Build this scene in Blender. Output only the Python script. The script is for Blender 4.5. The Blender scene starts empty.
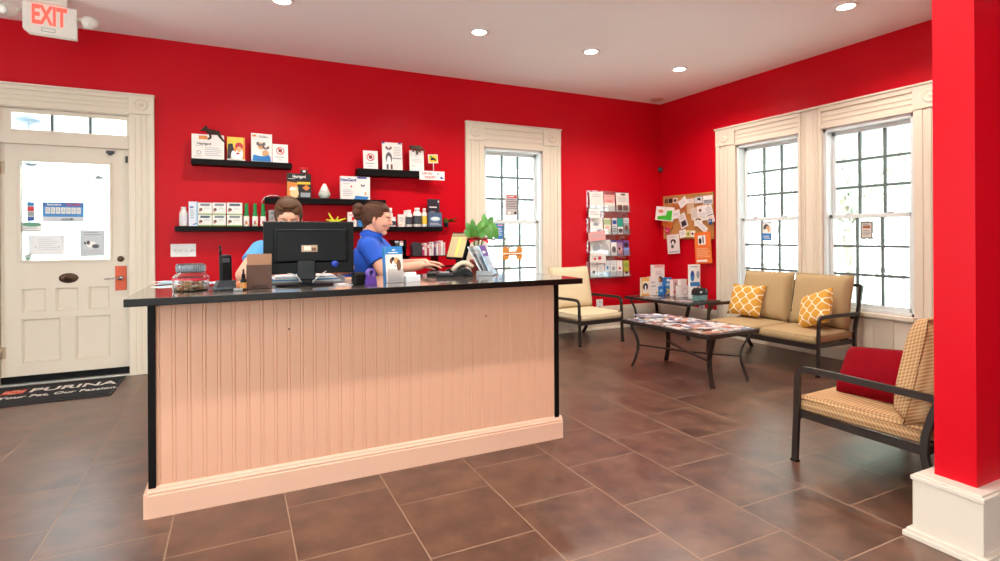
import bpy, bmesh, math, random
from mathutils import Vector, Matrix, Euler
PI = math.pi
rnd = random.Random(7)
SC = bpy.context.scene
COL = SC.collection

# ------------------------------------------------------------------ camera and measured sight lines
F, YAW, HY, ROLL, EYE = 542.9, math.radians(25.95), 236.3, -0.0056, 1.232
FW = Vector((math.sin(YAW), math.cos(YAW), 0)); RT = Vector((math.cos(YAW), -math.sin(YAW), 0)); UP = Vector((0, 0, 1))
R2 = RT*math.cos(ROLL) + UP*math.sin(ROLL); U2 = UP*math.cos(ROLL) - RT*math.sin(ROLL)
EYEP = Vector((0, 0, EYE))
def ray(px, py): return FW*F + R2*(px-500) + U2*(HY-py)
def on_y(px, py, Y): d = ray(px, py); return EYEP + d*(Y/d.y)
def on_x(px, py, X): d = ray(px, py); return EYEP + d*(X/d.x)
def on_z(px, py, Z): d = ray(px, py); return EYEP + d*((Z-EYE)/d.z)

cam_d = bpy.data.cameras.new('camera'); cam = bpy.data.objects.new('camera', cam_d); COL.objects.link(cam)
cam_d.sensor_width = 36; cam_d.lens = F/1000*36; cam_d.shift_y = -(280.5-HY)/1000; cam_d.clip_start = .02; cam_d.clip_end = 300
M = Matrix(((R2.x, U2.x, -FW.x, 0), (R2.y, U2.y, -FW.y, 0), (R2.z, U2.z, -FW.z, EYE), (0, 0, 0, 1)))
cam.matrix_world = M
SC.camera = cam

# ------------------------------------------------------------------ materials
def lin(c):
    if isinstance(c, str):
        c = c.lstrip('#'); c = [int(c[i:i+2], 16)/255 for i in (0, 2, 4)]
    return tuple((x/12.92 if x <= .04045 else ((x+.055)/1.055)**2.4) for x in c)
MATS = {}
class NT:
    def __init__(s, name):
        s.m = bpy.data.materials.new(name); s.m.use_nodes = True; s.t = s.m.node_tree; s.n = s.t.nodes; s.b = s.n['Principled BSDF']
    def add(s, typ, **kw):
        n = s.n.new(typ)
        for k, v in kw.items():
            if k.startswith('_'): n.inputs[int(k[1:])].default_value = v
            else: setattr(n, k, v)
        return n
    def link(s, a, b): s.t.links.new(a, b)
    def math(s, op, a, b=None, c=None):
        n = s.n.new('ShaderNodeMath'); n.operation = op
        for i, v in enumerate((a, b, c)):
            if v is None: continue
            if isinstance(v, (int, float)): n.inputs[i].default_value = v
            else: s.link(v, n.inputs[i])
        return n.outputs[0]
    def mix(s, fac, a, b):
        n = s.n.new('ShaderNodeMix'); n.data_type = 'RGBA'
        for i, v in ((0, fac), (6, a), (7, b)):
            if isinstance(v, (int, float)): n.inputs[i].default_value = v
            elif isinstance(v, tuple): n.inputs[i].default_value = v + (1,) if len(v) == 3 else v
            else: s.link(v, n.inputs[i])
        return n.outputs[2]
    def coords(s, kind='Object'): return s.add('ShaderNodeTexCoord').outputs[kind]
    def noise(s, scale, detail=4, vec=None, rough=.5):
        n = s.add('ShaderNodeTexNoise'); n.inputs['Scale'].default_value = scale; n.inputs['Detail'].default_value = detail; n.inputs['Roughness'].default_value = rough
        s.link(vec if vec is not None else s.coords(), n.inputs['Vector']); return n.outputs[0]
    def bump(s, h, strength=.3, dist=.002):
        b = s.add('ShaderNodeBump'); b.inputs['Strength'].default_value = strength; b.inputs['Distance'].default_value = dist
        s.link(h, b.inputs['Height']); s.link(b.outputs[0], s.b.inputs['Normal'])
    def set(s, **kw):
        for k, v in kw.items():
            s.b.inputs[k.replace('_', ' ')].default_value = (tuple(v)+(1,) if isinstance(v, tuple) and len(v) == 3 else v)
def mat(color, rough=.5, metal=0, var=.06, scale=30, bump=0, spec=.5, coat=0, name=None):
    key = (color, rough, metal, var, scale, bump, spec, coat)
    if key in MATS: return MATS[key]
    t = NT(name or 'material'); c = lin(color)
    nz = t.noise(scale)
    t.link(t.mix(nz, tuple(x*(1-var) for x in c), tuple(min(1, x*(1+var)) for x in c)), t.b.inputs['Base Color'])
    t.set(Roughness=rough, Metallic=metal); t.b.inputs['Specular IOR Level'].default_value = spec
    if coat: t.b.inputs['Coat Weight'].default_value = coat; t.b.inputs['Coat Roughness'].default_value = .1
    if bump: t.bump(nz, bump)
    MATS[key] = t.m; return t.m
def emis(color, strength):
    key = ('e', color, strength)
    if key in MATS: return MATS[key]
    t = NT('glow'); t.set(Base_Color=lin(color), Roughness=.4); t.b.inputs['Emission Color'].default_value = lin(color)+(1,); t.b.inputs['Emission Strength'].default_value = strength
    MATS[key] = t.m; return t.m
def clear(tint='#ffffff', fac=.05, rough=.02):
    key = ('c', tint, fac)
    if key in MATS: return MATS[key]
    t = NT('clear_pane'); out = t.n['Material Output']
    tr = t.add('ShaderNodeBsdfTransparent'); tr.inputs[0].default_value = lin(tint)+(1,)
    gl = t.add('ShaderNodeBsdfGlossy'); gl.inputs['Roughness'].default_value = rough
    mx = t.add('ShaderNodeMixShader'); mx.inputs[0].default_value = fac
    t.link(tr.outputs[0], mx.inputs[1]); t.link(gl.outputs[0], mx.inputs[2]); t.link(mx.outputs[0], out.inputs[0])
    MATS[key] = t.m; return t.m

WALLRED = '#cf0a20'
def m_wall():
    t = NT('red_wall_paint'); nz = t.noise(2.5, 3); fine = t.noise(220, 2)
    t.link(t.mix(nz, lin('#c40519'), lin('#cc081d')), t.b.inputs['Base Color'])
    t.set(Roughness=.38); t.b.inputs['Specular IOR Level'].default_value = .16
    t.bump(fine, .12, .001); return t.m
M_RED = m_wall()
M_CREAM = mat('#e6dac6', .4, var=.02, scale=4, name='cream_trim_paint')
M_DOOR = mat('#e3d6c4', .42, var=.03, scale=3, name='door_paint')
M_CEIL = mat('#fbf9f7', .8, var=.015, scale=3, name='ceiling_paint')
M_WHITE = mat('#f2f0ec', .45, var=.02)
M_VINYL = mat('#dfe3e3', .4, var=.02, name='white_vinyl')
M_MUNTIN = mat('#66706f', .5, var=.05, name='grey_muntin')
M_BLACK = mat('#0b0808', .5, var=.15, scale=60, spec=.15, name='espresso_wood')
M_BLKPL = mat('#060608', .42, var=.1, spec=.2, name='black_plastic')
M_GREYPL = mat('#3a3d44', .4, var=.08, name='grey_plastic')
M_BRONZE = mat('#372f2c', .34, .5, var=.12, scale=90, name='bronze_metal')
M_CHROME = mat('#c9cbd0', .18, 1, var=.03, name='chrome')
M_BRASS = mat('#5a4636', .35, .8, var=.2, name='aged_brass')
M_GLASS = clear('#f4fbfa', .045)
M_ACRYL = clear('#f3f5f7', .10, .06)
def m_tile():
    t = NT('brown_floor_tile'); co = t.coords()
    sp = t.add('ShaderNodeSeparateXYZ'); t.link(co, sp.inputs[0])
    P = .4592
    U = t.math('DIVIDE', t.math('SUBTRACT', sp.outputs[0], .205), P)      # strips run away from the camera along y
    row = t.math('FLOOR', U); par = t.math('PINGPONG', row, 1)
    off = t.math('MULTIPLY', par, .21/.4592)
    V = t.math('ADD', t.math('DIVIDE', t.math('SUBTRACT', sp.outputs[1], 1.735), P), off)
    du = t.math('PINGPONG', U, .5); dv = t.math('PINGPONG', V, .5)
    d = t.math('MULTIPLY', t.math('MINIMUM', du, dv), P)
    g = t.math('LESS_THAN', d, .0027)
    cb = t.add('ShaderNodeCombineXYZ'); t.link(row, cb.inputs[0]); t.link(t.math('FLOOR', V), cb.inputs[1])
    wn = t.add('ShaderNodeTexWhiteNoise'); t.link(cb.outputs[0], wn.inputs[0])
    ad = t.add('ShaderNodeVectorMath', operation='MULTIPLY_ADD'); t.link(wn.outputs['Color'], ad.inputs[0]); ad.inputs[1].default_value = (9, 9, 9); t.link(co, ad.inputs[2])
    n1 = t.noise(6, 3, ad.outputs[0], .55); n2 = t.noise(30, 2, ad.outputs[0], .5)
    mr = t.add('ShaderNodeMapRange'); t.link(n1, mr.inputs[0]); mr.inputs[1].default_value = .3; mr.inputs[2].default_value = .7
    base = t.mix(mr.outputs[0], lin('#3a231b'), lin('#76533f'))
    base = t.mix(t.math('MULTIPLY', n2, .45), base, lin('#4c322a'))
    base = t.mix(t.math('MULTIPLY', wn.outputs['Value'], .25), base, lin('#5a3c31'))
    t.link(t.mix(g, base, lin('#94765f')), t.b.inputs['Base Color'])
    r = t.math('ADD', t.math('MULTIPLY', n1, .08), .285); t.link(t.math('ADD', r, t.math('MULTIPLY', g, .4)), t.b.inputs['Roughness'])
    t.b.inputs['Specular IOR Level'].default_value = .9
    t.bump(t.math('MULTIPLY', g, -1.0), .3, .002)
    return t.m
def m_counter():
    t = NT('speckled_laminate'); n1 = t.noise(60, 6, rough=.7); n2 = t.noise(9, 4)
    c = t.mix(n1, lin('#2e2623'), lin('#8f8479')); c = t.mix(t.math('MULTIPLY', n2, .5), c, lin('#5a4a44'))
    t.link(c, t.b.inputs['Base Color']); t.set(Roughness=.1); t.b.inputs['Specular IOR Level'].default_value = .8; t.b.inputs['Coat Weight'].default_value = .5; t.b.inputs['Coat Roughness'].default_value = .06
    return t.m
def m_trellis():
    t = NT('yellow_trellis_cloth'); sp = t.add('ShaderNodeSeparateXYZ'); t.link(t.coords(), sp.inputs[0])
    U = t.math('DIVIDE', sp.outputs[0], .055); V = t.math('DIVIDE', sp.outputs[2], .062)
    s = t.math('MULTIPLY', t.math('SINE', t.math('MULTIPLY', V, PI)), .5)
    d1 = t.math('PINGPONG', t.math('SUBTRACT', U, s), 1)
    d2 = t.math('SUBTRACT', 1, t.math('PINGPONG', t.math('ADD', U, s), 1))
    f = t.math('LESS_THAN', t.math('MINIMUM', d1, d2), .13)
    t.link(t.mix(f, lin('#d29a35'), lin('#f2e6cf')), t.b.inputs['Base Color']); t.set(Roughness=.85); t.bump(t.noise(400, 2), .25, .001); return t.m
def m_weave(a, b, sc, thr=False, name='woven_cloth'):
    t = NT(name); sp = t.add('ShaderNodeSeparateXYZ'); t.link(t.coords(), sp.inputs[0])
    x = t.math('MULTIPLY', t.math('ADD', sp.outputs[0], t.math('MULTIPLY', sp.outputs[1], .7)), sc); z = t.math('MULTIPLY', t.math('SUBTRACT', sp.outputs[2], t.math('MULTIPLY', sp.outputs[1], .7)), sc)
    p = t.math('MULTIPLY', t.math('SINE', t.math('ADD', x, z)), t.math('SINE', t.math('SUBTRACT', x, z)))
    f = t.math('MULTIPLY_ADD', p, .5, .5)
    if thr: f = t.math('SMOOTH_MIN', t.math('MULTIPLY', f, 1.3), 1, .2)
    t.link(t.mix(f, lin(a), lin(b)), t.b.inputs['Base Color']); t.set(Roughness=.9); t.b.inputs['Specular IOR Level'].default_value = .2
    t.bump(f, .3, .002); return t.m
def m_leaf(a, b):
    t = NT('leaf'); t.link(t.mix(t.noise(9), lin(a), lin(b)), t.b.inputs['Base Color']); t.set(Roughness=.4); return t.m
def m_hair(a, b, ax=2):
    t = NT('hair'); mp = t.add('ShaderNodeMapping'); s = [90, 90, 90]; s[ax] = 8; mp.inputs['Scale'].default_value = s; t.link(t.coords(), mp.inputs[0])
    n = t.noise(1.6, 5, mp.outputs[0], .65); t.link(t.mix(n, lin(a), lin(b)), t.b.inputs['Base Color']); t.set(Roughness=.6); t.b.inputs['Specular IOR Level'].default_value = .3; t.bump(n, .6, .004); return t.m
def m_skin(c='#e2a88c'):
    t = NT('skin'); k = lin(c); t.link(t.mix(t.noise(22, 3), k, tuple(min(1, x*1.08) for x in k)), t.b.inputs['Base Color'])
    t.set(Roughness=.5); t.b.inputs['Subsurface Weight'].default_value = .08; t.b.inputs['Subsurface Radius'].default_value = (.02, .008, .005); return t.m
def m_mag(seed):
    """printed magazine cover: soft blotches of a few inks"""
    t = NT('printed_cover'); r = random.Random(seed)
    mp = t.add('ShaderNodeMapping'); mp.inputs['Location'].default_value = (r.random()*9, r.random()*9, 0); t.link(t.coords(), mp.inputs[0])
    v = t.add('ShaderNodeTexVoronoi'); v.inputs['Scale'].default_value = 22; t.link(mp.outputs[0], v.inputs['Vector'])
    s2 = t.add('ShaderNodeSeparateColor'); t.link(v.outputs['Color'], s2.inputs[0])
    inks = r.sample(['#d9d4d0', '#a8402c', '#b9805e', '#5f7496', '#c99a66', '#2c3a55', '#4a3a38', '#7fa0b8', '#8a6a58'], 4)
    c = t.mix(t.math('GREATER_THAN', s2.outputs[0], .58), lin('#e9eaec'), lin(inks[0]))
    c = t.mix(t.math('GREATER_THAN', s2.outputs[1], .68), c, lin(inks[1])); c = t.mix(t.math('GREATER_THAN', s2.outputs[2], .78), c, lin(inks[2]))
    t.link(c, t.b.inputs['Base Color']); t.set(Roughness=.28); return t.m
M_TILE = m_tile(); M_CTOP = m_counter(); M_TRELLIS = m_trellis()
M_TAN = m_weave('#a38a64', '#c4aa80', 420, name='tan_cloth'); M_CHECK = m_weave('#94683f', '#d0ab80', 175, True, 'checked_cloth'); M_CREAMF = m_weave('#d8c5a0', '#e6d6b6', 420, name='cream_cloth')

# ------------------------------------------------------------------ mesh helpers
class MB:
    def __init__(s): s.bm = bmesh.new(); s.mats = []
    def mi(s, m):
        if m not in s.mats: s.mats.append(m)
        return s.mats.index(m)
    def _fin(s, faces, m, smooth):
        i = s.mi(m)
        for f in faces: f.material_index = i; f.smooth = smooth
    def faces(s, verts, faces, m, smooth=False, mtx=None):
        vs = [s.bm.verts.new(mtx @ Vector(v) if mtx else v) for v in verts]; out = []
        for f in faces:
            try: out.append(s.bm.faces.new([vs[i] for i in f]))
            except ValueError: pass
        s._fin(out, m, smooth); return out
    def box(s, lo, hi, m, bev=0, mtx=None, seg=2):
        lo, hi = Vector([min(a, c) for a, c in zip(lo, hi)]), Vector([max(a, c) for a, c in zip(lo, hi)]); c = (lo+hi)/2; d = hi-lo
        r = bmesh.ops.create_cube(s.bm, size=1); vs = r['verts']
        bmesh.ops.scale(s.bm, vec=d, verts=vs); bmesh.ops.translate(s.bm, vec=c, verts=vs)
        fs = set(f for v in vs for f in v.link_faces)
        if bev:
            es = list(set(e for v in vs for e in v.link_edges))
            rb = bmesh.ops.bevel(s.bm, geom=es, offset=min(bev, min(d)*.49), segments=seg, profile=.5, affect='EDGES')
            vs = list(set(v for f in rb['faces'] for v in f.verts)); fs = set(f for v in vs for f in v.link_faces)
        if mtx: bmesh.ops.transform(s.bm, matrix=mtx, verts=list(set(v for f in fs for v in f.verts)))
        s._fin(fs, m, False)
    def lathe(s, prof, m, n=24, mtx=None, smooth=True, cap=True, c=(0, 0)):
        verts, fs = [], []
        for r, z in prof:
            for k in range(n):
                a = 2*PI*k/n; verts.append((c[0]+r*math.cos(a), c[1]+r*math.sin(a), z))
        for i in range(len(prof)-1):
            for k in range(n):
                fs.append((i*n+k, i*n+(k+1) % n, (i+1)*n+(k+1) % n, (i+1)*n+k))
        if cap:
            fs.append(tuple(range(n-1, -1, -1))); fs.append(tuple((len(prof)-1)*n+k for k in range(n)))
        s.faces(verts, fs, m, smooth, mtx)
    def cyl(s, p0, p1, r0, m, r1=None, n=16, smooth=True):
        p0, p1 = Vector(p0), Vector(p1); q = (p1-p0).to_track_quat('Z', 'Y').to_matrix().to_4x4()
        s.lathe([(r0, 0), (r0 if r1 is None else r1, (p1-p0).length)], m, n, Matrix.Translation(p0) @ q, smooth)
    def tube(s, path, m, w, h=None, n=8, up=(0, 0, 1), close=False, rect=False, smooth=True):
        """sweep a round (or rectangular) section of half sizes w, h along a path"""
        P = [Vector(p) for p in path]; h = h or w; up = Vector(up); rings = []; N = len(P)
        for i, p in enumerate(P):
            a = P[(i-1) % N] if close else P[max(i-1, 0)]; b = P[(i+1) % N] if close else P[min(i+1, N-1)]
            t = (b-a).normalized(); u = t.cross(up)
            if u.length < 1e-4: u = t.cross(Vector((1, 0, 0.01)))
            u.normalize(); v = u.cross(t).normalized()
            if rect: ring = [u*w+v*h, u*-w+v*h, u*-w-v*h, u*w-v*h]
            else: ring = [u*(w*math.cos(2*PI*k/n))+v*(h*math.sin(2*PI*k/n)) for k in range(n)]
            rings.append([p+x for x in ring])
        n = len(rings[0]); verts = [v for r in rings for v in r]; fs = []
        for i in range(N if close else N-1):
            j = (i+1) % N
            for k in range(n): fs.append((i*n+k, j*n+k, j*n+(k+1) % n, i*n+(k+1) % n))
        if not close: fs += [tuple(range(n)), tuple((N-1)*n+k for k in range(n-1, -1, -1))]
        s.faces(verts, fs, m, smooth and not rect)
    def prism(s, poly, y0, y1, m, mtx=None, smooth=False):
        """polygon given as (x, z) points, extruded from y0 to y1"""
        n = len(poly); verts = [(x, y0, z) for x, z in poly]+[(x, y1, z) for x, z in poly]
        fs = [tuple(range(n)), tuple(range(2*n-1, n-1, -1))]+[(k, n+k, n+(k+1) % n, (k+1) % n) for k in range(n)]
        s.faces(verts, fs, m, smooth, mtx)
    def ell(s, c, r, m, mtx=None, u=16, v=10):
        verts, fs = [], []
        for i in range(v+1):
            b = -PI/2+PI*i/v
            for k in range(u):
                a = 2*PI*k/u; verts.append((c[0]+r[0]*math.cos(b)*math.cos(a), c[1]+r[1]*math.cos(b)*math.sin(a), c[2]+r[2]*math.sin(b)))
        for i in range(v):
            for k in range(u): fs.append((i*u+k, i*u+(k+1) % u, (i+1)*u+(k+1) % u, (i+1)*u+k))
        s.faces(verts, fs, m, True, mtx)
    def cap(s, p0, p1, r0, r1, m, n=14):
        p0, p1 = Vector(p0), Vector(p1); d = p1-p0; L = max(d.length, 1e-5); q = d.to_track_quat('Z', 'Y').to_matrix().to_4x4()
        prof = [(max(r0*math.cos(a), 1e-4), r0*math.sin(a)) for a in [-PI/2+PI/2*i/5 for i in range(6)]]
        prof += [(max(r1*math.cos(a), 1e-4), L+r1*math.sin(a)) for a in [PI/2*i/5 for i in range(6)]]
        s.lathe(prof, m, n, Matrix.Translation(p0) @ q)
    def text(s, body, m, h, mtx, depth=.0008, align='CENTER', font_scale_x=1, bold=0):
        """lettering in the local x-z plane facing -y, of cap height h, centred on the matrix origin"""
        me = text_mesh(body, depth/h, align, bold); b2 = bmesh.new(); b2.from_mesh(me)
        T = mtx @ Matrix.Rotation(PI/2, 4, 'X') @ Matrix.Diagonal((h/.7*font_scale_x, h/.7, h/.7, 1))
        bmesh.ops.transform(b2, matrix=T, verts=b2.verts); tmp = bpy.data.meshes.new('t'); b2.to_mesh(tmp); b2.free()
        n0 = len(s.bm.faces); s.bm.from_mesh(tmp); s.bm.faces.ensure_lookup_table(); bpy.data.meshes.remove(tmp)
        s._fin(s.bm.faces[n0:], m, False)
    def build(s, name, parent=None, loc=None, rot=None, recalc=True, auto=False):
        if recalc: bmesh.ops.recalc_face_normals(s.bm, faces=s.bm.faces)
        me = bpy.data.meshes.new(name); s.bm.to_mesh(me); s.bm.free()
        for m in s.mats: me.materials.append(m)
        o = bpy.data.objects.new(name, me); COL.objects.link(o)
        if parent: o.parent = parent
        if loc is not None: o.location = loc
        if rot is not None: o.rotation_euler = rot
        return o
_TX = {}
def text_mesh(body, depth, align, bold=0):
    key = (body, round(depth, 3), align, bold)
    if key in _TX: return _TX[key]
    cu = bpy.data.curves.new('txt', 'FONT'); cu.body = body; cu.extrude = depth; cu.align_x = align; cu.align_y = 'CENTER'; cu.resolution_u = 3; cu.offset = bold
    o = bpy.data.objects.new('txt', cu); COL.objects.link(o)
    dg = bpy.context.evaluated_depsgraph_get(); me = bpy.data.meshes.new_from_object(o.evaluated_get(dg))
    bpy.data.objects.remove(o); bpy.data.curves.remove(cu); _TX[key] = me; return me
def tag(o, label=None, cat=None, group=None, kind=None):
    if label: o['label'] = label
    if cat: o['category'] = cat
    if group: o['group'] = group
    if kind: o['kind'] = kind
    return o
def thing(name, label, cat, loc=(0, 0, 0), rotz=0, group=None):
    o = bpy.data.objects.new(name, None); COL.objects.link(o); o.location = loc; o.rotation_euler = (0, 0, rotz); o.empty_display_size = .1
    return tag(o, label, cat, group)
def dup(o, loc=None, rot=None, label=None, parent=None, group=None):
    c = o.copy(); COL.objects.link(c); c.parent = parent
    if loc is not None: c.location = loc
    if rot is not None: c.rotation_euler = rot
    if label: c['label'] = label
    if group: c['group'] = group
    for ch in list(o.children): dup(ch, parent=c)
    return c
def struct(o): o['kind'] = 'structure'; return o
def bez(a, b, c, n=6): # quadratic curve points
    a, b, c = Vector(a), Vector(b), Vector(c); return [a*(1-t)**2+b*2*t*(1-t)+c*t*t for t in [i/n for i in range(n+1)]]
def rounded(pts, r=.05, n=5):
    """polyline with rounded corners"""
    P = [Vector(p) for p in pts]; out = [P[0]]
    for i in range(1, len(P)-1):
        a = P[i]+(P[i-1]-P[i]).normalized()*min(r, (P[i-1]-P[i]).length*.49); c = P[i]+(P[i+1]-P[i]).normalized()*min(r, (P[i+1]-P[i]).length*.49)
        out += bez(a, P[i], c, n)
    return out+[P[-1]]
def pillow(mb, w, h, t, m, n=14, pinch=.06, power=.5, mtx=None):
    """soft cushion in the local x-z plane, centred, thickness t along y"""
    vs, fs = [], []
    for sgn in (1, -1):
        for j in range(n+1):
            for i in range(n+1):
                u = -1+2*i/n; v = -1+2*j/n; k = max(0, (1-u**4)*(1-v**4))**power
                pu = 1-pinch*(1-abs(v)**2)*(abs(u)**3); pv = 1-pinch*(1-abs(u)**2)*(abs(v)**3)
                vs.append((u*w/2*pu, sgn*t/2*k, v*h/2*pv))
    s = (n+1)**2
    for k in (0, 1):
        for j in range(n):
            for i in range(n):
                q = [k*s+j*(n+1)+i, k*s+j*(n+1)+i+1, k*s+(j+1)*(n+1)+i+1, k*s+(j+1)*(n+1)+i]; fs.append(q if k else q[::-1])
    f0 = len(mb.bm.faces); mb.faces(vs, fs, m, True, mtx)
    bmesh.ops.remove_doubles(mb.bm, verts=mb.bm.verts, dist=.0004)
def remesh(o, voxel, smooth=2, sub=None):
    md = o.modifiers.new('r', 'REMESH'); md.mode = 'VOXEL'; md.voxel_size = voxel; md.use_smooth_shade = True
    if smooth: sm = o.modifiers.new('s', 'SMOOTH'); sm.iterations = smooth; sm.factor = .5
    bpy.context.view_layer.update(); dg = bpy.context.evaluated_depsgraph_get()
    me = bpy.data.meshes.new_from_object(o.evaluated_get(dg)); mats = list(o.data.materials); o.modifiers.clear(); o.data = me
    if not me.materials:
        for m in mats: me.materials.append(m)
    for p in me.polygons: p.use_smooth = True
    return o
def card(name, label, cat, loc, w, h, t, face, gfx=(), yaw=0, lean=0, roll=0, edge=None, group=None, parent=None):
    """a printed card, sign or carton standing on loc; its front faces local -y. gfx in fractions of the face."""
    b = MB(); b.box((-w/2, -t/2, 0), (w/2, t/2, h), edge or face); lay = [0]
    if edge: b.box((-w/2+.0004, -t/2-.0003, .0004), (w/2-.0004, -t/2+.0002, h-.0004), face); lay[0] = .0003
    def yy(): lay[0] += .0003; return -t/2-lay[0]
    for g in gfx:
        k, m = g[0], g[1]; y = yy()
        X = lambda u: (u-.5)*w
        if k == 'r': u0, v0, u1, v1 = g[2:6]; b.box((X(u0), y, v0*h), (X(u1), -t/2+.0001, v1*h), m)
        elif k == 'e':
            cu, cv, ru, rv = g[2:6]; b.prism([(X(cu+ru*math.cos(2*PI*i/18)), (cv+rv*math.sin(2*PI*i/18))*h) for i in range(18)], y, -t/2+.0001, m)
        elif k == 'p': b.prism([(X(u), v*h) for u, v in g[2]], y, -t/2+.0001, m)
        elif k == 'ring':
            cu, cv, ro, ri = g[2:6]; ro *= w; ri *= w; n = 20; vs = []; fs = []
            for i in range(n):
                a = 2*PI*i/n
                for r in (ri, ro): vs += [(X(cu)+r*math.cos(a), y, cv*h+r*math.sin(a)), (X(cu)+r*math.cos(a), -t/2, cv*h+r*math.sin(a))]
            for i in range(n):
                j = (i+1) % n; fs += [(4*i, 4*i+2, 4*j+2, 4*j), (4*i, 4*j, 4*j+1, 4*i+1), (4*i+2, 4*i+3, 4*j+3, 4*j+2)]
            b.faces(vs, fs, m)
        elif k == 't': # body, cu, cv, cap height fraction
            b.text(g[2], m, g[5]*h, Matrix.Translation((X(g[3]), y, g[4]*h)), .0003, font_scale_x=g[6] if len(g) > 6 else 1, bold=.025)
        elif k == 'lines': # rows of fine print
            u0, v0, u1, v1, n = g[2:7]
            for i in range(n):
                v = v1-(v1-v0)*(i+.5)/n; e = u1-(u1-u0)*(.0 if i % 3 else .18); b.box((X(u0), y, v*h-(v1-v0)*h/n*.18), (X(e), -t/2+.0001, v*h+(v1-v0)*h/n*.18), m)
    o = b.build(name, parent, loc, (lean, roll, yaw)); tag(o, label, cat, group); return o

# inks
K = mat('#1d1a1c', .4); INK = mat('#5b5a60', .5); PALE = mat('#b9b8ba', .5); W = mat('#f4f2ee', .4, var=.01); OR = mat('#e8842a', .4); ORD = mat('#f07a2c', .45); BL = mat('#2c7fc4', .4); BLD = mat('#24479b', .4); YE = mat('#f0c63c', .4); GR = mat('#3fa53a', .4)
RD = mat('#c8232c', .4); BR = mat('#6d4530', .5); TN = mat('#d9a874', .5); GY = mat('#9aa0a6', .45); LB = mat('#a9cfe6', .4); TEAL = mat('#26a08e', .4); PK = mat('#e8a6a2', .4); PUR = mat('#6a4a93', .4); LGY = mat('#d8dbe0', .5); OLV = mat('#8aa83a', .4)
def dog_face(cu, cv, s, asp=1, a=None, b=None):
    """a printed dog portrait: head, ears, muzzle, eyes, nose; asp = face width / height"""
    a = a or BR; b = b or W; r = s*asp
    return [('e', a, cu-s*.75, cv+r*.55, s*.32, r*.5), ('e', a, cu+s*.75, cv+r*.55, s*.32, r*.5), ('e', b, cu, cv, s*.72, r*.9), ('e', a, cu-s*.34, cv+r*.25, s*.3, r*.38), ('e', a, cu+s*.34, cv+r*.25, s*.3, r*.38), ('e', b, cu, cv-r*.4, s*.42, r*.42), ('e', K, cu, cv-r*.2, s*.16, r*.13)]

# ------------------------------------------------------------------ the room
YB, XR, ZC = 5.865, 5.364, 3.067
XL, YF = -3.3, -3.2
M_SIDING = mat('#e4e6e4', .75, var=.02, name='white_siding')
def shell(name, boxes, m, out=None):
    b = MB()
    for lo, hi in boxes: b.box(lo, hi, m)
    if out:                                  # the outer face of the house wall is clad in white siding
        i = b.mi(M_SIDING); b.bm.normal_update()
        for f in b.bm.faces:
            if f.normal.dot(Vector(out)) > .9: f.material_index = i
    return struct(b.build(name))
b = MB(); b.box((XL-.15, YF-.15, -.12), (XR, YB, 0), M_TILE); struct(b.build('floor'))
b = MB(); b.box((XL-.15, YF-.15, ZC), (XR+.22, YB+.22, ZC+.12), M_CEIL); struct(b.build('ceiling'))
DX0, DX1, DZ = -1.775, -.86, 2.345          # door opening
WX0, WX1, WZ0, WZ1 = 2.64, 3.445, .50, 2.29  # window in the back wall
T = .2
shell('wall_back', [((XL-.15, YB, -.12), (DX0, YB+T, ZC)), ((DX0, YB, DZ), (DX1, YB+T, ZC)), ((DX1, YB, -.12), (WX0, YB+T, ZC)),
    ((WX0, YB, -.12), (WX1, YB+T, WZ0)), ((WX0, YB, WZ1), (WX1, YB+T, ZC)), ((WX1, YB, -.12), (XR+T, YB+T, ZC))], M_RED, (0, 1, 0))
R1 = (3.765, 4.575); R0 = (2.69, 3.52); RZ0, RZ1 = .50, 2.30
shell('wall_right', [((XR, R1[1], -.12), (XR+T, YB, ZC)), ((XR, R0[1], -.12), (XR+T, R1[0], ZC)), ((XR, YF-.15, -.12), (XR+T, R0[0], ZC))]
    + [((XR, a, -.12), (XR+T, c, RZ0)) for a, c in (R0, R1)] + [((XR, a, RZ1), (XR+T, c, ZC)) for a, c in (R0, R1)], M_RED, (1, 0, 0))
def holed_wall(name, axis, at0, at1, lo, hi, holes, m):
    """wall along an axis with window openings (start, end, sill, head)"""
    bx = []; cur = lo
    P = (lambda a, z, t: (a, t, z)) if axis == 'x' else (lambda a, z, t: (t, a, z))
    for h0, h1, z0, z1 in holes:
        bx += [(P(cur, 0, at0), P(h0, ZC, at1)), (P(h0, 0, at0), P(h1, z0, at1)), (P(h0, z1, at0), P(h1, ZC, at1))]; cur = h1
    bx.append((P(cur, 0, at0), P(hi, ZC, at1))); shell(name, bx, m, (0, -1, 0) if axis == 'x' else (-1, 0, 0))
FW_FILL_H = [(-2.9, -1.2, .4, 2.6), (-.7, 1.0, .4, 2.6)]; LW_FILL_H = [(-2.4, -.8, .4, 2.6), (.1, 1.7, .4, 2.6), (2.5, 4.1, .4, 2.6)]  # unseen window openings, added to fill the room and ceiling with daylight
holed_wall('wall_left', 'y', XL-.15, XL, YF, YB, LW_FILL_H, M_RED)
holed_wall('wall_front', 'x', YF-.15, YF, XL-.15, XR, FW_FILL_H, mat('#dccdbb', .6))
shell('wall_partition', [((2.545, 1.072, 0), (XR, 1.212, ZC))], M_RED)

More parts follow.
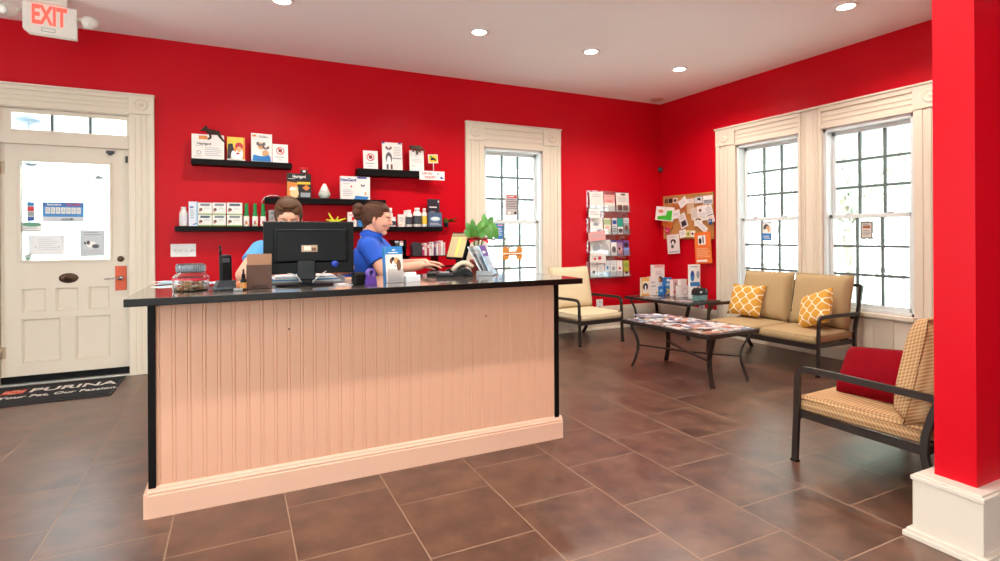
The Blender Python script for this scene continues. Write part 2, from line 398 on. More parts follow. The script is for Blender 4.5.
def base_profile(b, p0, p1, out, h=.3, m=M_CREAM, t=.022):
    """baseboard with a stepped cap between two floor points, projecting along out"""
    p0, p1, out = Vector(p0), Vector(p1), Vector(out)
    prof = [(0, 0), (t+.016, 0), (t+.016, .012), (t+.006, .03), (t, .034), (t, h-.05), (t-.006, h-.043), (t-.004, h-.03), (t-.012, h-.014), (t-.016, h), (0, h)]
    n = len(prof); vs = [p0+out*a+UP*z for a, z in prof]+[p1+out*a+UP*z for a, z in prof]
    b.faces(vs, [tuple(range(n)), tuple(range(2*n-1, n-1, -1))]+[(k, n+k, n+(k+1) % n, (k+1) % n) for k in range(n)], m)
b = MB(); base_profile(b, (-.68, YB, 0), (2.44, YB, 0), (0, -1, 0)); base_profile(b, (3.70, YB, 0), (XR, YB, 0), (0, -1, 0)); base_profile(b, (XL, YB, 0), (-1.96, YB, 0), (0, -1, 0)); struct(b.build('baseboard_back'))
b = MB(); base_profile(b, (XR, YB, 0), (XR, 4.86, 0), (-1, 0, 0)); base_profile(b, (XR, 2.40, 0), (XR, 1.212, 0), (-1, 0, 0)); struct(b.build('baseboard_right'))
# tall plinth wrapped round the end of the partition
b = MB()
for (x0, y0, y1, z0, z1) in ((2.452, .998, 1.285, 0, .02), (2.462, 1.008, 1.275, .02, .034), (2.478, 1.024, 1.259, .034, .232), (2.472, 1.019, 1.264, .232, .250), (2.482, 1.030, 1.254, .250, .258)):
    b.box((x0, y0, z0), (XR-.03, y1, z1), mat('#dacfc2', .4, var=.02, scale=5), .003)
struct(b.build('baseboard_partition'))

def casing_bands(b, x0, x1, z0, z1, mtx, block=False, m=M_CREAM):
    """fluted flat casing board standing from z0 to z1; mtx takes local x, -y (into room), z to the wall"""
    w = x1-x0; b.box((x0, -.022, z0), (x1, 0, z1), m, .002, mtx)
    for a, c, d in ((0, .2, .036), (.30, .40, .030), (.50, .60, .030), (.74, 1.0, .028)):
        b.box((x0+w*a, -d, z0), (x0+w*c, -.021, z1), m, .004, mtx)
def head_bands(b, x0, x1, z0, z1, mtx, m=M_CREAM):
    h = z1-z0; b.box((x0, -.022, z0), (x1, 0, z1), m, .002, mtx)
    for a, c, d in ((0, .2, .028), (.32, .42, .030), (.54, .64, .030), (.80, 1.0, .040)):
        b.box((x0, -d, z0+h*a), (x1, -.021, z0+h*c), m, .004, mtx)
def rosette(b, x, z, wd, mtx, s=.2, m=M_CREAM):
    b.box((x-wd/2, -.042, z-s/2), (x+wd/2, 0, z+s/2), m, .004, mtx); s = min(s, wd)*.85
    Tm = mtx @ Matrix.Translation((x, -.042, z)) @ Matrix.Rotation(PI/2, 4, 'X')
    b.lathe([(s*.36, 0), (s*.36, .006), (s*.28, .009), (s*.22, .004), (s*.1, .004), (s*.08, .009), (.001, .011)], m, 24, Tm)
MBK = Matrix.Translation((0, YB, 0)); MRT = Matrix.Translation((XR, 0, 0)) @ Matrix.Rotation(-PI/2, 4, 'Z')   # right wall: local x = -y
# door casing
b = MB(); zt = 2.515
casing_bands(b, -.665, -.86, 0, zt-.16, MBK); casing_bands(b, -1.94, -1.775, 0, zt-.16, MBK)
head_bands(b, -1.775, -.86, DZ, zt, MBK); rosette(b, -.7625, zt-.08, .195, MBK, .165); rosette(b, -1.8575, zt-.08, .165, MBK, .165)
b.box((-1.945, -.05, zt), (-.66, 0, zt+.02), M_CREAM, .004, MBK)
struct(b.build('trim_1'))
# back window casing
b = MB(); zt = 2.56
casing_bands(b, 2.405, WX0, .0, zt-.2, MBK); casing_bands(b, 3.70, WX1, 0, zt-.2, MBK); head_bands(b, WX0, WX1, WZ1, zt, MBK); rosette(b, (2.405+WX0)/2, zt-.1, WX0-2.405, MBK); rosette(b, (3.70+WX1)/2, zt-.1, 3.70-WX1, MBK)
b.box((2.40, -.05, zt), (3.71, 0, zt+.018), M_CREAM, .004, MBK)
b.box((WX0, -.02, 0), (WX1, 0, WZ0), M_CREAM, 0, MBK); b.box((WX0-.02, -.06, WZ0-.035), (WX1+.02, 0, WZ0), M_CREAM, .006, MBK)
struct(b.build('trim_2'))
# double window casing on the right wall, panelled to the floor under the sills
b = MB(); zt = 2.515
ya, yb2 = -4.858, -2.41
casing_bands(b, ya, -R1[1], 0, zt-.2, MRT); casing_bands(b, yb2, -R0[0], 0, zt-.2, MRT)
casing_bands(b, -R1[0], (-R1[0]-R0[1])/2, 0, zt, MRT); casing_bands(b, -R0[1], (-R1[0]-R0[1])/2, 0, zt, MRT)
for a, c in ((-R1[1], -R1[0]), (-R0[1], -R0[0])):
    head_bands(b, a, c, RZ1, zt, MRT)
    b.box((a-.02, -.07, RZ0-.04), (c+.02, 0, RZ0), M_CREAM, .008, MRT); b.box((a, -.02, .0), (c, 0, RZ0-.04), M_CREAM, 0, MRT)
    n = 5
    for i in range(n): b.box((a+(c-a)*i/n+.004, -.028, .13), (a+(c-a)*(i+1)/n-.004, -.019, RZ0-.06), M_CREAM, .003, MRT)
    b.box((a, -.036, 0), (c, 0, .12), M_CREAM, .004, MRT)
rosette(b, (ya-R1[1])/2, zt-.1, -ya-R1[1], MRT); rosette(b, (yb2-R0[0])/2, zt-.1, R0[0]+yb2, MRT)
b.box((ya-.01, -.055, zt), (yb2+.01, 0, zt+.02), M_CREAM, .004, MRT)
struct(b.build('trim_3'))

def sash_window(name, x0, x1, z0, z1, mtx):
    """double-hung window in local x-z, y into the wall; parts: frame, two sashes with their panes"""
    root = bpy.data.objects.new(name, None); COL.objects.link(root); struct(root)
    b = MB(); f = .035
    for lo, hi in (((x0, 0, z0), (x0+f, .16, z1)), ((x1-f, 0, z0), (x1, .16, z1)), ((x0, 0, z1-f), (x1, .16, z1)), ((x0, 0, z0), (x1, .18, z0+f*.8))): b.box(lo, hi, M_VINYL, .003, mtx)
    b.build('frame', root)
    zm = (z0+z1)/2+.01
    for nm, a, c, y in (('upper_sash', zm-.02, z1-f, .09), ('lower_sash', z0+f*.8, zm+.02, .045)):
        s = MB(); r = .038; xa, xb = x0+f, x1-f
        for lo, hi in (((xa, y, a), (xa+r, y+.035, c)), ((xb-r, y, a), (xb, y+.035, c)), ((xa, y, a), (xb, y+.035, a+r)), ((xa, y, c-r), (xb, y+.035, c))): s.box(lo, hi, M_VINYL, .004, mtx)
        so = s.build('sash', root)
        g = MB(); gx0, gx1, gz0, gz1 = xa+r, xb-r, a+r, c-r
        g.box((gx0, y+.014, gz0), (gx1, y+.018, gz1), M_GLASS, 0, mtx); g.build('pane', so)
        u = MB(); q = .0125
        for i in (1, 2):
            xx = gx0+(gx1-gx0)*i/3; u.box((xx-q, y+.008, gz0), (xx+q, y+.026, gz1), M_MUNTIN, 0, mtx)
            zz = gz0+(gz1-gz0)*i/3; u.box((gx0, y+.0085, zz-q), (gx1, y+.0255, zz+q), M_MUNTIN, 0, mtx)
        u.build('muntin_grid', so)
        if nm == 'lower_sash':
            l = MB()
            for k in (.25, .75): l.box((xa+(xb-xa)*k-.025, y-.006, c-.002), (xa+(xb-xa)*k+.025, y+.03, c+.014), M_VINYL, .005, mtx)
            l.build('sash_lock', so)
    return root
MW1 = Matrix.Translation((0, YB, 0))
sash_window('window_1', WX0, WX1, WZ0, WZ1, MW1)
sash_window('window_2', -R1[1], -R1[0], RZ0, RZ1, MRT)
sash_window('window_3', -R0[1], -R0[0], RZ0, RZ1, MRT)
MLF = Matrix.Translation((XL, 0, 0)) @ Matrix.Rotation(PI/2, 4, 'Z'); MFR = Matrix.Translation((0, YF, 0)) @ Matrix.Rotation(PI, 4, 'Z')
for i, h in enumerate(LW_FILL_H): sash_window('window_%d' % (5+i), h[0], h[1], h[2], h[3], MLF)  # added fill windows in the unseen left wall
for i, h in enumerate(FW_FILL_H): sash_window('window_%d' % (8+i), -h[1], -h[0], h[2], h[3], MFR)  # added fill windows in the unseen wall behind the camera

# ------------------------------------------------------------------ the entrance door
door = bpy.data.objects.new('door_1', None); COL.objects.link(door); struct(door); door.location = (-1.765, YB+.03, .03)
b = MB(); DW, DH = .895, 2.005; gx0, gx1, gz0, gz1 = .135, .75, 1.02, 1.862
pan = [(.135, .30, .58, .78), (.365, .525, .58, .78), (.595, .75, .58, .78), (.135, .40, .15, .525), (.50, .755, .15, .525)]
def grid_with_holes(b, w, h, holes, y0, y1, m):
    xs = sorted({0, w, *[v for a in holes for v in a[:2]]}); zs = sorted({0, h, *[v for a in holes for v in a[2:]]})
    for i in range(len(xs)-1):
        for j in range(len(zs)-1):
            cx, cz = (xs[i]+xs[i+1])/2, (zs[j]+zs[j+1])/2
            if not any(a[0] < cx < a[1] and a[2] < cz < a[3] for a in holes): b.box((xs[i], y0, zs[j]), (xs[i+1], y1, zs[j+1]), m)
grid_with_holes(b, DW, DH, pan+[(gx0, gx1, gz0, gz1)], 0, .045, M_DOOR)
for a in pan:
    b.box((a[0], .016, a[2]), (a[1], .03, a[3]), M_DOOR)
    for lo, hi in (((a[0], .004, a[2]), (a[0]+.012, .017, a[3])), ((a[1]-.012, .004, a[2]), (a[1], .017, a[3])), ((a[0], .004, a[2]), (a[1], .017, a[2]+.012)), ((a[0], .004, a[3]-.012), (a[1], .017, a[3]))): b.box(lo, hi, M_DOOR, .004)
for lo, hi in (((gx0-.02, -.012, gz0-.02), (gx0, .02, gz1+.02)), ((gx1, -.012, gz0-.02), (gx1+.02, .02, gz1+.02)), ((gx0, -.012, gz0-.02), (gx1, .02, gz0)), ((gx0, -.012, gz1), (gx1, .02, gz1+.02))): b.box(lo, hi, M_DOOR, .004)
b.build('door_leaf', door)
b = MB(); b.box((gx0, .018, gz0), (gx1, .024, gz1), M_GLASS); b.build('pane', door)
b = MB(); b.box((.79, -.006, .735), (.875, .001, .955), mat('#c8512c', .35, .3), .003); pl = b.build('lock_plate', door); pl['label'] = 'orange copper lock plate'
b = MB(); b.cyl((.835, -.006, .848), (.835, -.045, .848), .021, M_CHROME); b.tube([(.835, -.045, .848), (.80, -.05, .847), (.72, -.046, .843)], M_CHROME, .009, .007); b.build('lever_handle', pl)
b = MB(); b.lathe([(.026, 0), (.026, .008), (.018, .014), (.001, .016)], M_BRASS, 20, Matrix.Translation((.832, 0, 1.018)) @ Matrix.Rotation(PI/2, 4, 'X')); b.build('deadbolt', door)
b = MB(); b.lathe([(.07, 0), (.068, .006), (.045, .012), (.02, .013), (.017, .02), (.001, .022)], M_BRASS, 24, Matrix.Translation((.455, 0, .86)) @ Matrix.Rotation(PI/2, 4, 'X') @ Matrix.Diagonal((1, .62, 1, 1))); b.build('mail_knob', door)
b = MB(); b.box((0, -.012, -.012), (DW, .0, .045), M_BLKPL, .003); b.build('door_sweep', door)
for zz in (.20, 1.75):
    b = MB(); b.cyl((0, -.01, zz), (0, -.01, zz+.1), .009, mat('#b9a48a', .4, .6)); b.box((.0, -.004, zz), (.03, .0, zz+.1), mat('#b9a48a', .4, .6)); b.build('hinge', door)
b = MB(); b.box((.73, -.02, DH-.045), (.79, .0, DH-.02), M_GREYPL, .003); b.box((.745, -.03, DH-.06), (.775, -.005, DH-.045), M_GREYPL, .002); b.box((.872, -.018, DH-.12), (.89, 0, DH-.06), M_GREYPL, .002); b.build('alarm_contact', door)
# jamb, threshold and transom window
b = MB()
for lo, hi in (((DX0, YB, 0), (-1.77, YB+.17, DZ)), ((-.866, YB, 0), (DX1, YB+.17, DZ)), ((DX0, YB, DZ-.006), (DX1, YB+.17, DZ)), ((DX0, YB, 2.037), (DX1, YB+.12, 2.125)), ((DX0, YB+.077, 0), (-1.745, YB+.11, 2.05)), ((-.89, YB+.077, 0), (DX1, YB+.11, 2.05)), ((DX0, YB+.077, 2.02), (DX1, YB+.11, 2.05))): b.box(lo, hi, M_DOOR)
struct(b.build('trim_4'))
b = MB(); b.box((DX0, YB-.035, 0), (DX1, YB+.15, .018), mat('#cfcfc8', .3, .8), .004); struct(b.build('trim_5'))
tw = bpy.data.objects.new('window_4', None); COL.objects.link(tw); struct(tw)
b = MB(); zx = (2.125, 2.335)
for lo, hi in (((-1.77, YB+.02, zx[0]), (-1.69, YB+.08, zx[1])), ((-.885, YB+.02, zx[0]), (-.866, YB+.08, zx[1])), ((-1.69, YB+.02, zx[0]), (-.885, YB+.08, zx[0]+.035)), ((-1.69, YB+.02, zx[1]-.035), (-.885, YB+.08, zx[1]))): b.box(lo, hi, M_DOOR, .004)
b.build('frame', tw)
b = MB(); b.box((-1.69, YB+.05, zx[0]+.03), (-.885, YB+.055, zx[1]-.03), M_GLASS); b.build('pane', tw)
b = MB()
for k in (1, 2): xx = -1.69+.805*k/3; b.box((xx-.01, YB+.035, zx[0]+.03), (xx+.01, YB+.068, zx[1]-.03), M_MUNTIN)
b.build('muntin_grid', tw)

# notices stuck on the door glass
YG = YB+.03+.0175
def on_glass(name, label, cat, p0, p1, face, gfx=(), Y=YG, roll=0):
    a, c = on_y(*p0, Y), on_y(*p1, Y); w = c.x-a.x; h = a.z-c.z
    return card(name, label, cat, ((a.x+c.x)/2, Y-.0012, c.z), w, h, .0012, face, gfx, roll=roll)
SKY = mat('#4a8fd0', .4)
days = [('r', W, .07+.125*i, .42, .07+.125*i+.105, .74) for i in range(7)]
on_glass('closed_sign', 'blue sign reading Sorry we\'re CLOSED on the glass of the entrance door', 'sign', (42.5, 202), (84, 222), SKY,
    [('r', LGY, .0, .0, 1, .26), ('r', mat('#3a6fb8', .4), 0, .78, 1, 1), ('t', W, 'Sorry we\'re', .28, .88, .105, .8), ('t', RD, 'CLOSED', .74, .88, .12, .95)]+days+[('lines', GY, .09+.125*i, .48, .155+.125*i, .7, 3) for i in range(7)]+[('e', GY, .6, .12, .16, .07), ('e', K, .7, .15, .03, .04)])
on_glass('card_sticker', 'small blue and red payment sticker beside the closed sign on door glass', 'sticker', (27, 202), (34.5, 221), LGY, [('r', BL, .05, .8, .95, 1), ('r', RD, .05, .52, .95, .76), ('r', GY, .05, .26, .95, .48), ('r', BLD, .05, .0, .95, .22)])
on_glass('oval_sticker', 'flat green and white oval sticker under the payment sticker', 'sticker', (21.5, 222), (42, 232), W, [('e', mat('#6aa98a', .5), .5, .75, .46, .22), ('lines', PALE, .15, .05, .9, .5, 2)])
on_glass('paper_notice', 'pale white paper notice low on the door glass, above the paw sticker', 'notice', (29, 235), (64.5, 254.5), mat('#f1f3f4', .5), [('lines', LGY, .25, .2, .8, .85, 6), ('e', GY, .18, .4, .02, .03), ('e', GY, .84, .4, .02, .03), ('r', LGY, .95, .6, .99, .9)])
on_glass('paw_sticker', 'small green paw sticker in the bottom corner of door glass', 'sticker', (24.5, 254), (31.5, 261), W, [('e', mat('#7da596', .5), .5, .35, .3, .25), ('e', mat('#7da596', .5), .2, .68, .12, .14), ('e', mat('#7da596', .5), .5, .8, .12, .14), ('e', mat('#7da596', .5), .8, .68, .12, .14)])
on_glass('dog_notice', 'grey notice with a small dog drawing beside the door handle side', 'notice', (80, 230), (105, 256), mat('#ccd2d6', .5), [('lines', GY, .15, .78, .85, .95, 2), ('e', W, .45, .45, .2, .12), ('e', INK, .33, .52, .07, .08), ('e', INK, .62, .38, .15, .08), ('e', INK, .2, .5, .05, .05), ('lines', PALE, .1, .08, .9, .25, 2)])
on_glass('boat_decal', 'small dark line decal high on the door glass by the handle edge', 'decal', (89, 170), (105.5, 186), M_GLASS, [('r', GY, .05, .36, .95, .40), ('r', GY, .2, .12, .95, .16), ('p', GY, [(.3, .42), (.5, .7), (.95, .5), (.95, .44)]), ('r', GY, .75, .7, .78, .98), ('e', GY, .7, .3, .2, .04)])
on_glass('lettering_decal', 'small dark decal in the top corner of door glass on hinge side', 'decal', (21.5, 160), (41, 167), M_GLASS, [('r', GY, .25, .8, .85, .92), ('r', INK, .02, .4, .98, .55), ('e', GY, .5, .3, .3, .25)])

# welcome mat
m0 = [Vector((-1.80, 5.80, 0)), Vector((-.885, 5.165, 0))]
mt = thing('door_mat', 'black rubber-edged door mat with white lettering before the entrance door', 'mat', (-1.36, 5.485, 0))
b = MB(); b.box((-.475, -.32, 0), (.475, .32, .009), mat('#17161a', .7), .004); b.build('rubber_border', mt)
b = MB(); b.box((-.45, -.295, .004), (.45, .295, .0125), mat('#0e0e12', .95, var=.3, scale=200, bump=.4), .002); b.build('pile', mt)
flatm = Matrix.Rotation(-PI/2, 4, 'X')
b = MB(); WM = mat('#d9d2c8', .9)
b.text('PURINA', WM, .115, Matrix.Translation((.155, .09, .0128)) @ flatm, .0006, font_scale_x=1.0, bold=.02); b.build('brand_lettering', mt)
b = MB(); b.text('Your Pet, Our Passion.', WM, .07, Matrix.Translation((.105, -.095, .0128)) @ flatm, .0006, font_scale_x=.82, bold=.015); b.build('slogan_lettering', mt)
b = MB()
for i in range(3):
    for j in range(3): b.box((-.30+.046*i, .025+.042*j, .0126), (-.30+.046*i+.045, .025+.042*j+.041, .0134), mat('#c94433', .9) if (i+j) % 2 == 0 else mat('#d98a72', .9))
b.build('checker_logo', mt)

# ------------------------------------------------------------------ reception counter
ct = thing('reception_counter', 'peach beadboard reception counter with dark speckled top', 'counter', (.7, 3.1, 0))
PEACH = mat('#dcaa8e', .45, var=.02, scale=3, name='peach_paint'); PEACHB = mat('#e2b69e', .4, var=.02, scale=3, name='peach_gloss')
CXL, CXR, CYF = -.352-.7, 1.772-.7, 2.836-3.1
b = MB(); pitch = .0605; x = CXL+.03; pts = []
while x < CXR-.03:
    for dx, dy in ((0, 0), (.0025, .0025), (.005, .0003), (.0095, -.0006), (.014, .0003), (.0165, .0025), (.019, 0)): pts.append((x+dx, CYF+dy))
    x += pitch
pts = [(CXL+.012, CYF)]+[p for p in pts if p[0] < CXR-.012]+[(CXR-.012, CYF)]
n = len(pts); vs = [(x, y, .10) for x, y in pts]+[(x, y, .951) for x, y in pts]+[(x, CYF+.02, .10) for x, y in pts]+[(x, CYF+.02, .951) for x, y in pts]
fs = [(i, i+1, n+i+1, n+i) for i in range(n-1)]+[(2*n+i, 3*n+i, 3*n+i+1, 2*n+i+1) for i in range(n-1)]
b.faces(vs, fs, PEACH); b.build('front_panel', ct)
for xx in (CXL, CXR-.03):
    b = MB(); b.box((xx, CYF-.010, .125), (xx+.03, CYF+.02, .951), M_BLACK, .002); b.build('corner_trim', ct)
for xx, s in ((CXL+.004, 0), (CXR-.024, 0)):
    b = MB(); b.box((xx, CYF+.02, 0), (xx+.02, 3.40-3.1, .951), PEACH); b.build('side_panel', ct)
b = MB(); prof = [(0, 0), (-.022, 0), (-.022, .098), (-.0205, .1005), (-.018, .102), (-.019, .112), (-.012, .120), (-.011, .126), (-.004, .132), (0, .134)]
for sgn in (1,):
    vs = [(CXL-.004, CYF+y, z) for y, z in prof]+[(CXR+.018, CYF+y, z) for y, z in prof]; n = len(prof)
    b.faces(vs, [tuple(range(n)), tuple(range(2*n-1, n-1, -1))]+[(k, n+k, n+(k+1) % n, (k+1) % n) for k in range(n)], PEACHB)
b.box((CXL-.018, CYF-.020, 0), (CXL+.004, .3, .11), PEACHB, .003); b.box((CXR-.004, CYF-.020, 0), (CXR+.018, .3, .11), PEACHB, .003)
b.build('base_moulding', ct)
b = MB(); b.box((CXL+.02, -.05, .40), (CXR-.02, .28, .42), PEACH); b.box((CXL+.02, -.05, .06), (CXR-.02, .28, .08), PEACH); b.build('shelf', ct)
CT = .983
b = MB(); b.box((-.413-.7, 2.655-3.1, .951), (1.832-.7, 3.49-3.1, CT), mat('#0d0605', .34, var=.2, scale=80, spec=.3), .003); top = b.build('worktop', ct)
b = MB(); b.box((-.4125-.7, 2.6555-3.1, CT-.001), (1.8315-.7, 3.4895-3.1, CT+.0008), M_CTOP); b.build('laminate', top)
for p in ((289, 329), (486, 316)):
    q = on_y(*p, 2.835); b = MB(); b.lathe([(.0045, 0), (.0045, .002), (.002, .004)], BR, 10, Matrix.Translation((q.x-.7, CYF, q.z)) @ Matrix.Rotation(PI/2, 4, 'X')); b.build('screw', ct)
CT += .0008
def on_ct(px, py): return on_z(px, py, CT)

# work table along the back wall behind the counter
wt = thing('work_table', 'dark work table behind the counter against the red wall', 'table', (1.78, 5.56, 0))
b = MB(); b.box((-.35, -.22, .765), (.75, .24, .80), M_BLACK, .004); b.build('table_top', wt)
for sx in (-.32, .72):
    for sy in (-.19, .21): b = MB(); b.box((sx-.02, sy-.02, 0), (sx+.02, sy+.02, .765), M_BLACK, .003); b.build('leg', wt)

# ------------------------------------------------------------------ light: recessed lamps and the bright porch outside
w = bpy.data.worlds.new('sky'); SC.world = w; w.use_nodes = True
wn = w.node_tree.nodes; bg = wn['Background']; tc = wn.new('ShaderNodeTexCoord'); sx = wn.new('ShaderNodeSeparateXYZ'); w.node_tree.links.new(tc.outputs['Generated'], sx.inputs[0])
rp = wn.new('ShaderNodeValToRGB'); w.node_tree.links.new(sx.outputs[2], rp.inputs[0]); rp.color_ramp.elements[0].color = (1, .99, .97, 1); rp.color_ramp.elements[1].color = (.72, .86, 1, 1)
w.node_tree.links.new(rp.outputs[0], bg.inputs[0]); bg.inputs[1].default_value = 6.5
M_LAMP = emis('#fff8ee', 22)
def downlight(x, y, label, power=62):
    t = thing('recessed_light', label, 'ceiling light', (x, y, ZC), 0, 'recessed ceiling lights')
    b = MB(); b.lathe([(.058, .0), (.088, 0), (.09, -.006), (.084, -.010), (.066, -.008), (.058, .0)], M_WHITE, 28, cap=False); b.build('trim_ring', t)
    b = MB(); b.lathe([(.0595, -.0035), (.03, -.006), (.001, -.007)], M_LAMP, 24, cap=False); b.build('bulb', t)
    l = bpy.data.lights.new('lamp_glow', 'SPOT'); l.energy = power; l.color = (1, .92, .82); l.spot_size = math.radians(150); l.spot_blend = .6; l.shadow_soft_size = .055
    o = bpy.data.objects.new('lamp_glow', l); COL.objects.link(o); o.parent = t; o.location = (0, 0, -.03)
    return t
downlight(.331, 4.511, 'lit recessed ceiling light above the door end of the counter')
downlight(1.974, 4.46, 'lit recessed ceiling light above the plant end of the counter')
downlight(3.191, 4.46, 'lit recessed ceiling light over the cream armchair by the back window')
downlight(4.414, 4.52, 'lit recessed ceiling light closest to the red corner with the corkboard')
downlight(4.425, 2.706, 'lit recessed ceiling light in front of the double window by the red pillar')
for x, y, pw_ in ((.33, 1.86, 95), (1.97, 1.86, 95), (.33, -.6, 55), (1.97, -.6, 55), (-1.6, 1.86, 62), (-1.6, -.6, 55)):
    downlight(x, y, 'lit recessed ceiling light in the part of the ceiling over the open floor', pw_)

sn = bpy.data.lights.new('sun', 'SUN'); sn.energy = 8; sn.angle = .03; sn.color = (1, .97, .92); so_ = bpy.data.objects.new('sun', sn); COL.objects.link(so_)
so_.rotation_euler = Vector((-.5, 0, -.866)).to_track_quat('-Z', 'Y').to_euler(); so_.location = (12, 3, 14)
# ------------------------------------------------------------------ outside
GND = -.35
b = MB(); b.box((-40, YB+.2, GND-.1), (60, 60, GND), mat('#e3e5dc', .9, var=.04, scale=.8)); b.box((XR+.2, -40, GND-.1), (60, YB+.2, GND), mat('#e3e5dc', .9, var=.04, scale=.8)); struct(b.build('ground'))
PW = mat('#e9ecec', .6, var=.02)
b = MB(); b.box((XR+.2, -1.5, GND), (XR+2.3, YB+2.3, -.06), mat('#b8b4ae', .7)); b.box((-3.5, YB+.2, GND), (XR+.2, YB+2.3, -.06), mat('#b8b4ae', .7)); struct(b.build('porch_floor'))
b = MB(); b.box((XR+.2, -1.5, 2.62), (XR+2.5, YB+2.5, 2.74), PW); b.box((1.6, YB+.2, 2.62), (XR+.2, YB+2.5, 2.74), PW)
for i in range(12): b.box((XR+.3+i*.17, -1.5, 2.612), (XR+.31+i*.17, YB+2.3, 2.622), GY)
b.box((XR+2.02, -1.5, 2.34), (XR+2.2, YB+2.2, 2.62), PW); b.box((1.6, YB+2.02, 2.34), (XR+2.2, YB+2.2, 2.62), PW); struct(b.build('porch_ceiling'))
def railing(p0, p1, label):
    p0, p1 = Vector(p0), Vector(p1); d = p1-p0; L = d.length; a = math.atan2(d.y, d.x)
    t = thing('porch_railing', label, 'railing', p0, a)
    b = MB(); b.box((0, -.045, .80), (L, .045, .86), PW, .01); b.build('top_rail', t)
    b = MB(); b.box((0, -.03, .10), (L, .03, .15), PW, .006); b.build('bottom_rail', t)
    n = int(L/.15)
    for i in range(n):
        x = (i+.5)*L/n; b = MB(); b.box((x-.02, -.02, .14), (x+.02, .02, .81), PW); b.build('baluster', t)
    for x in (.06, L-.06): b = MB(); b.box((x-.05, -.05, 0), (x+.05, .05, .92), PW, .006); b.build('post', t)
railing((XR+2.1, .6, -.06), (XR+2.1, 7.6, -.06), 'white porch railing with square balusters outside the double window')
def porch_post(x, y, label):
    t = thing('porch_post', label, 'post', (x, y, -.06)); b = MB(); b.lathe([(.11, 0), (.11, .12), (.09, .16), (.085, 1.2), (.078, 2.2), (.09, 2.26), (.11, 2.30), (.11, 2.405)], PW, 24); b.build('shaft', t)
porch_post(2.3, YB+2.1, 'white round porch post outside the back window')
porch_post(XR+2.1, .45, 'white round porch post outside at the red pillar end of the railing')
LEAFA = m_leaf('#c6d0ba', '#e8ece4'); LEAFB = m_leaf('#d6dcd4', '#f2f4f0'); LEAFC = m_leaf('#d9cabc', '#f2e9e0')
def tree(x, y, h, r, label, lm, seed, n=4200):
    t = thing('tree', label, 'tree', (x, y, GND)); g = random.Random(seed)
    b = MB(); b.tube([(0, 0, 0), (.04, .02, h*.3), (-.03, .05, h*.6), (.02, 0, h*.85)], mat('#b5a796', .8), .09, n=8)
    for k in range(4):
        a = k*1.7; b.tube([(0, 0, h*.35+.1*k), (math.cos(a)*r*.4, math.sin(a)*r*.4, h*.55+.1*k), (math.cos(a)*r*.7, math.sin(a)*r*.7, h*.7+.1*k)], mat('#b5a796', .8), .035, n=6)
    b.build('trunk', t)
    b = MB(); vs, fs = [], []
    for i in range(n):
        d = Vector((g.gauss(0, 1), g.gauss(0, 1), g.gauss(0, 1))).normalized()*(g.random()**.4); p = Vector((d.x*r, d.y*r, h*.66+d.z*h*.36)); s = g.uniform(.05, .12)
        q = Euler((g.uniform(0, 6), g.uniform(0, 6), g.uniform(0, 6))).to_matrix()
        k = len(vs); vs += [p+q @ Vector(v)*s for v in ((-1, 0, 0), (0, -.45, .1), (1, 0, 0), (0, .45, .1))]; fs.append((k, k+1, k+2, k+3))
    b.faces(vs, fs, lm); b.build('crown', t, recalc=False)
tree(10.0, 6.1, 4.4, 1.5, 'pale green leafy tree beyond the railing in line with the corkboard window', LEAFA, 1)
tree(10.2, 3.1, 3.8, 1.3, 'pale green tree beyond the railing in line with the window nearer the red pillar', LEAFB, 2)
tree(9.7, .5, 2.4, 1.0, 'low pinkish grey bush tree beyond the railing', LEAFC, 3)
tree(15.6, 4.4, 4.2, 2.0, 'big hazy tree at the back of the garden beyond the railing', LEAFB, 4)
tree(14.6, 9.4, 4.4, 2.0, 'big hazy tree at the back of the garden in line with the corkboard', LEAFB, 5)
tree(5.6, 11.2, 3.4, 1.5, 'pale green tree far outside behind the back window', LEAFB, 6)
def house(label, loc, rotz, L, H, D):
    t = thing('sky_block_house', label, 'house', loc, rotz); SID = mat('#e4e6e4', .8, var=.02)
    b = MB(); n = int(H/.2)
    for i in range(n): b.prism([(-L/2, i*H/n), (L/2, i*H/n), (L/2, (i+1)*H/n), (-L/2, (i+1)*H/n)], .02*(i % 2)*0-.0, .1, SID); b.box((-L/2, -.015, i*H/n), (L/2, .01, i*H/n+.02), SID)
    b.box((-L/2, .05, 0), (L/2, D, H), SID); b.build('siding', t)
    b = MB(); v = [(-L/2-.3, -.4, H), (L/2+.3, -.4, H), (L/2+.3, D+.4, H), (-L/2-.3, D+.4, H), (-L/2-.3, D/2, H+1.8), (L/2+.3, D/2, H+1.8)]
    b.faces(v, [(0, 1, 5, 4), (2, 3, 4, 5), (1, 2, 5), (3, 0, 4), (0, 3, 2, 1)], mat('#8d8f94', .8)); b.build('roof', t)
    for x in (-L*.36, -L*.12, L*.12, L*.36):
        f = MB(); f.box((x-.5, -.06, 1.3), (x+.5, 0, 2.9), W_); w_ = f.build('window', t); f = MB(); f.box((x-.43, -.07, 1.37), (x+.43, -.055, 2.83), mat('#c9d3d8', .1)); f.build('pane', w_)
W_ = mat('#f2f2f0', .5)
house('white sided house added to block bright sky behind the door and back window', (0, 15.5, GND), 0, 26, 5.5, 6)  # made-up house hiding the bright sky that washed out the window bars
lp = thing('lamp_post', 'pale grey garden lamp with disc shade outside the transom', 'outdoor lamp', (-2.30, 8.6, GND+.05))
b = MB(); b.cyl((0, 0, 0), (0, 0, 3.0), .014, mat('#8d98a4', .5)); b.build('pole', lp)
b = MB(); b.lathe([(.03, 2.95), (.125, 2.99), (.13, 3.005), (.09, 3.04), (.02, 3.07)], mat('#4d5866', .5), 28); b.build('shade', lp)
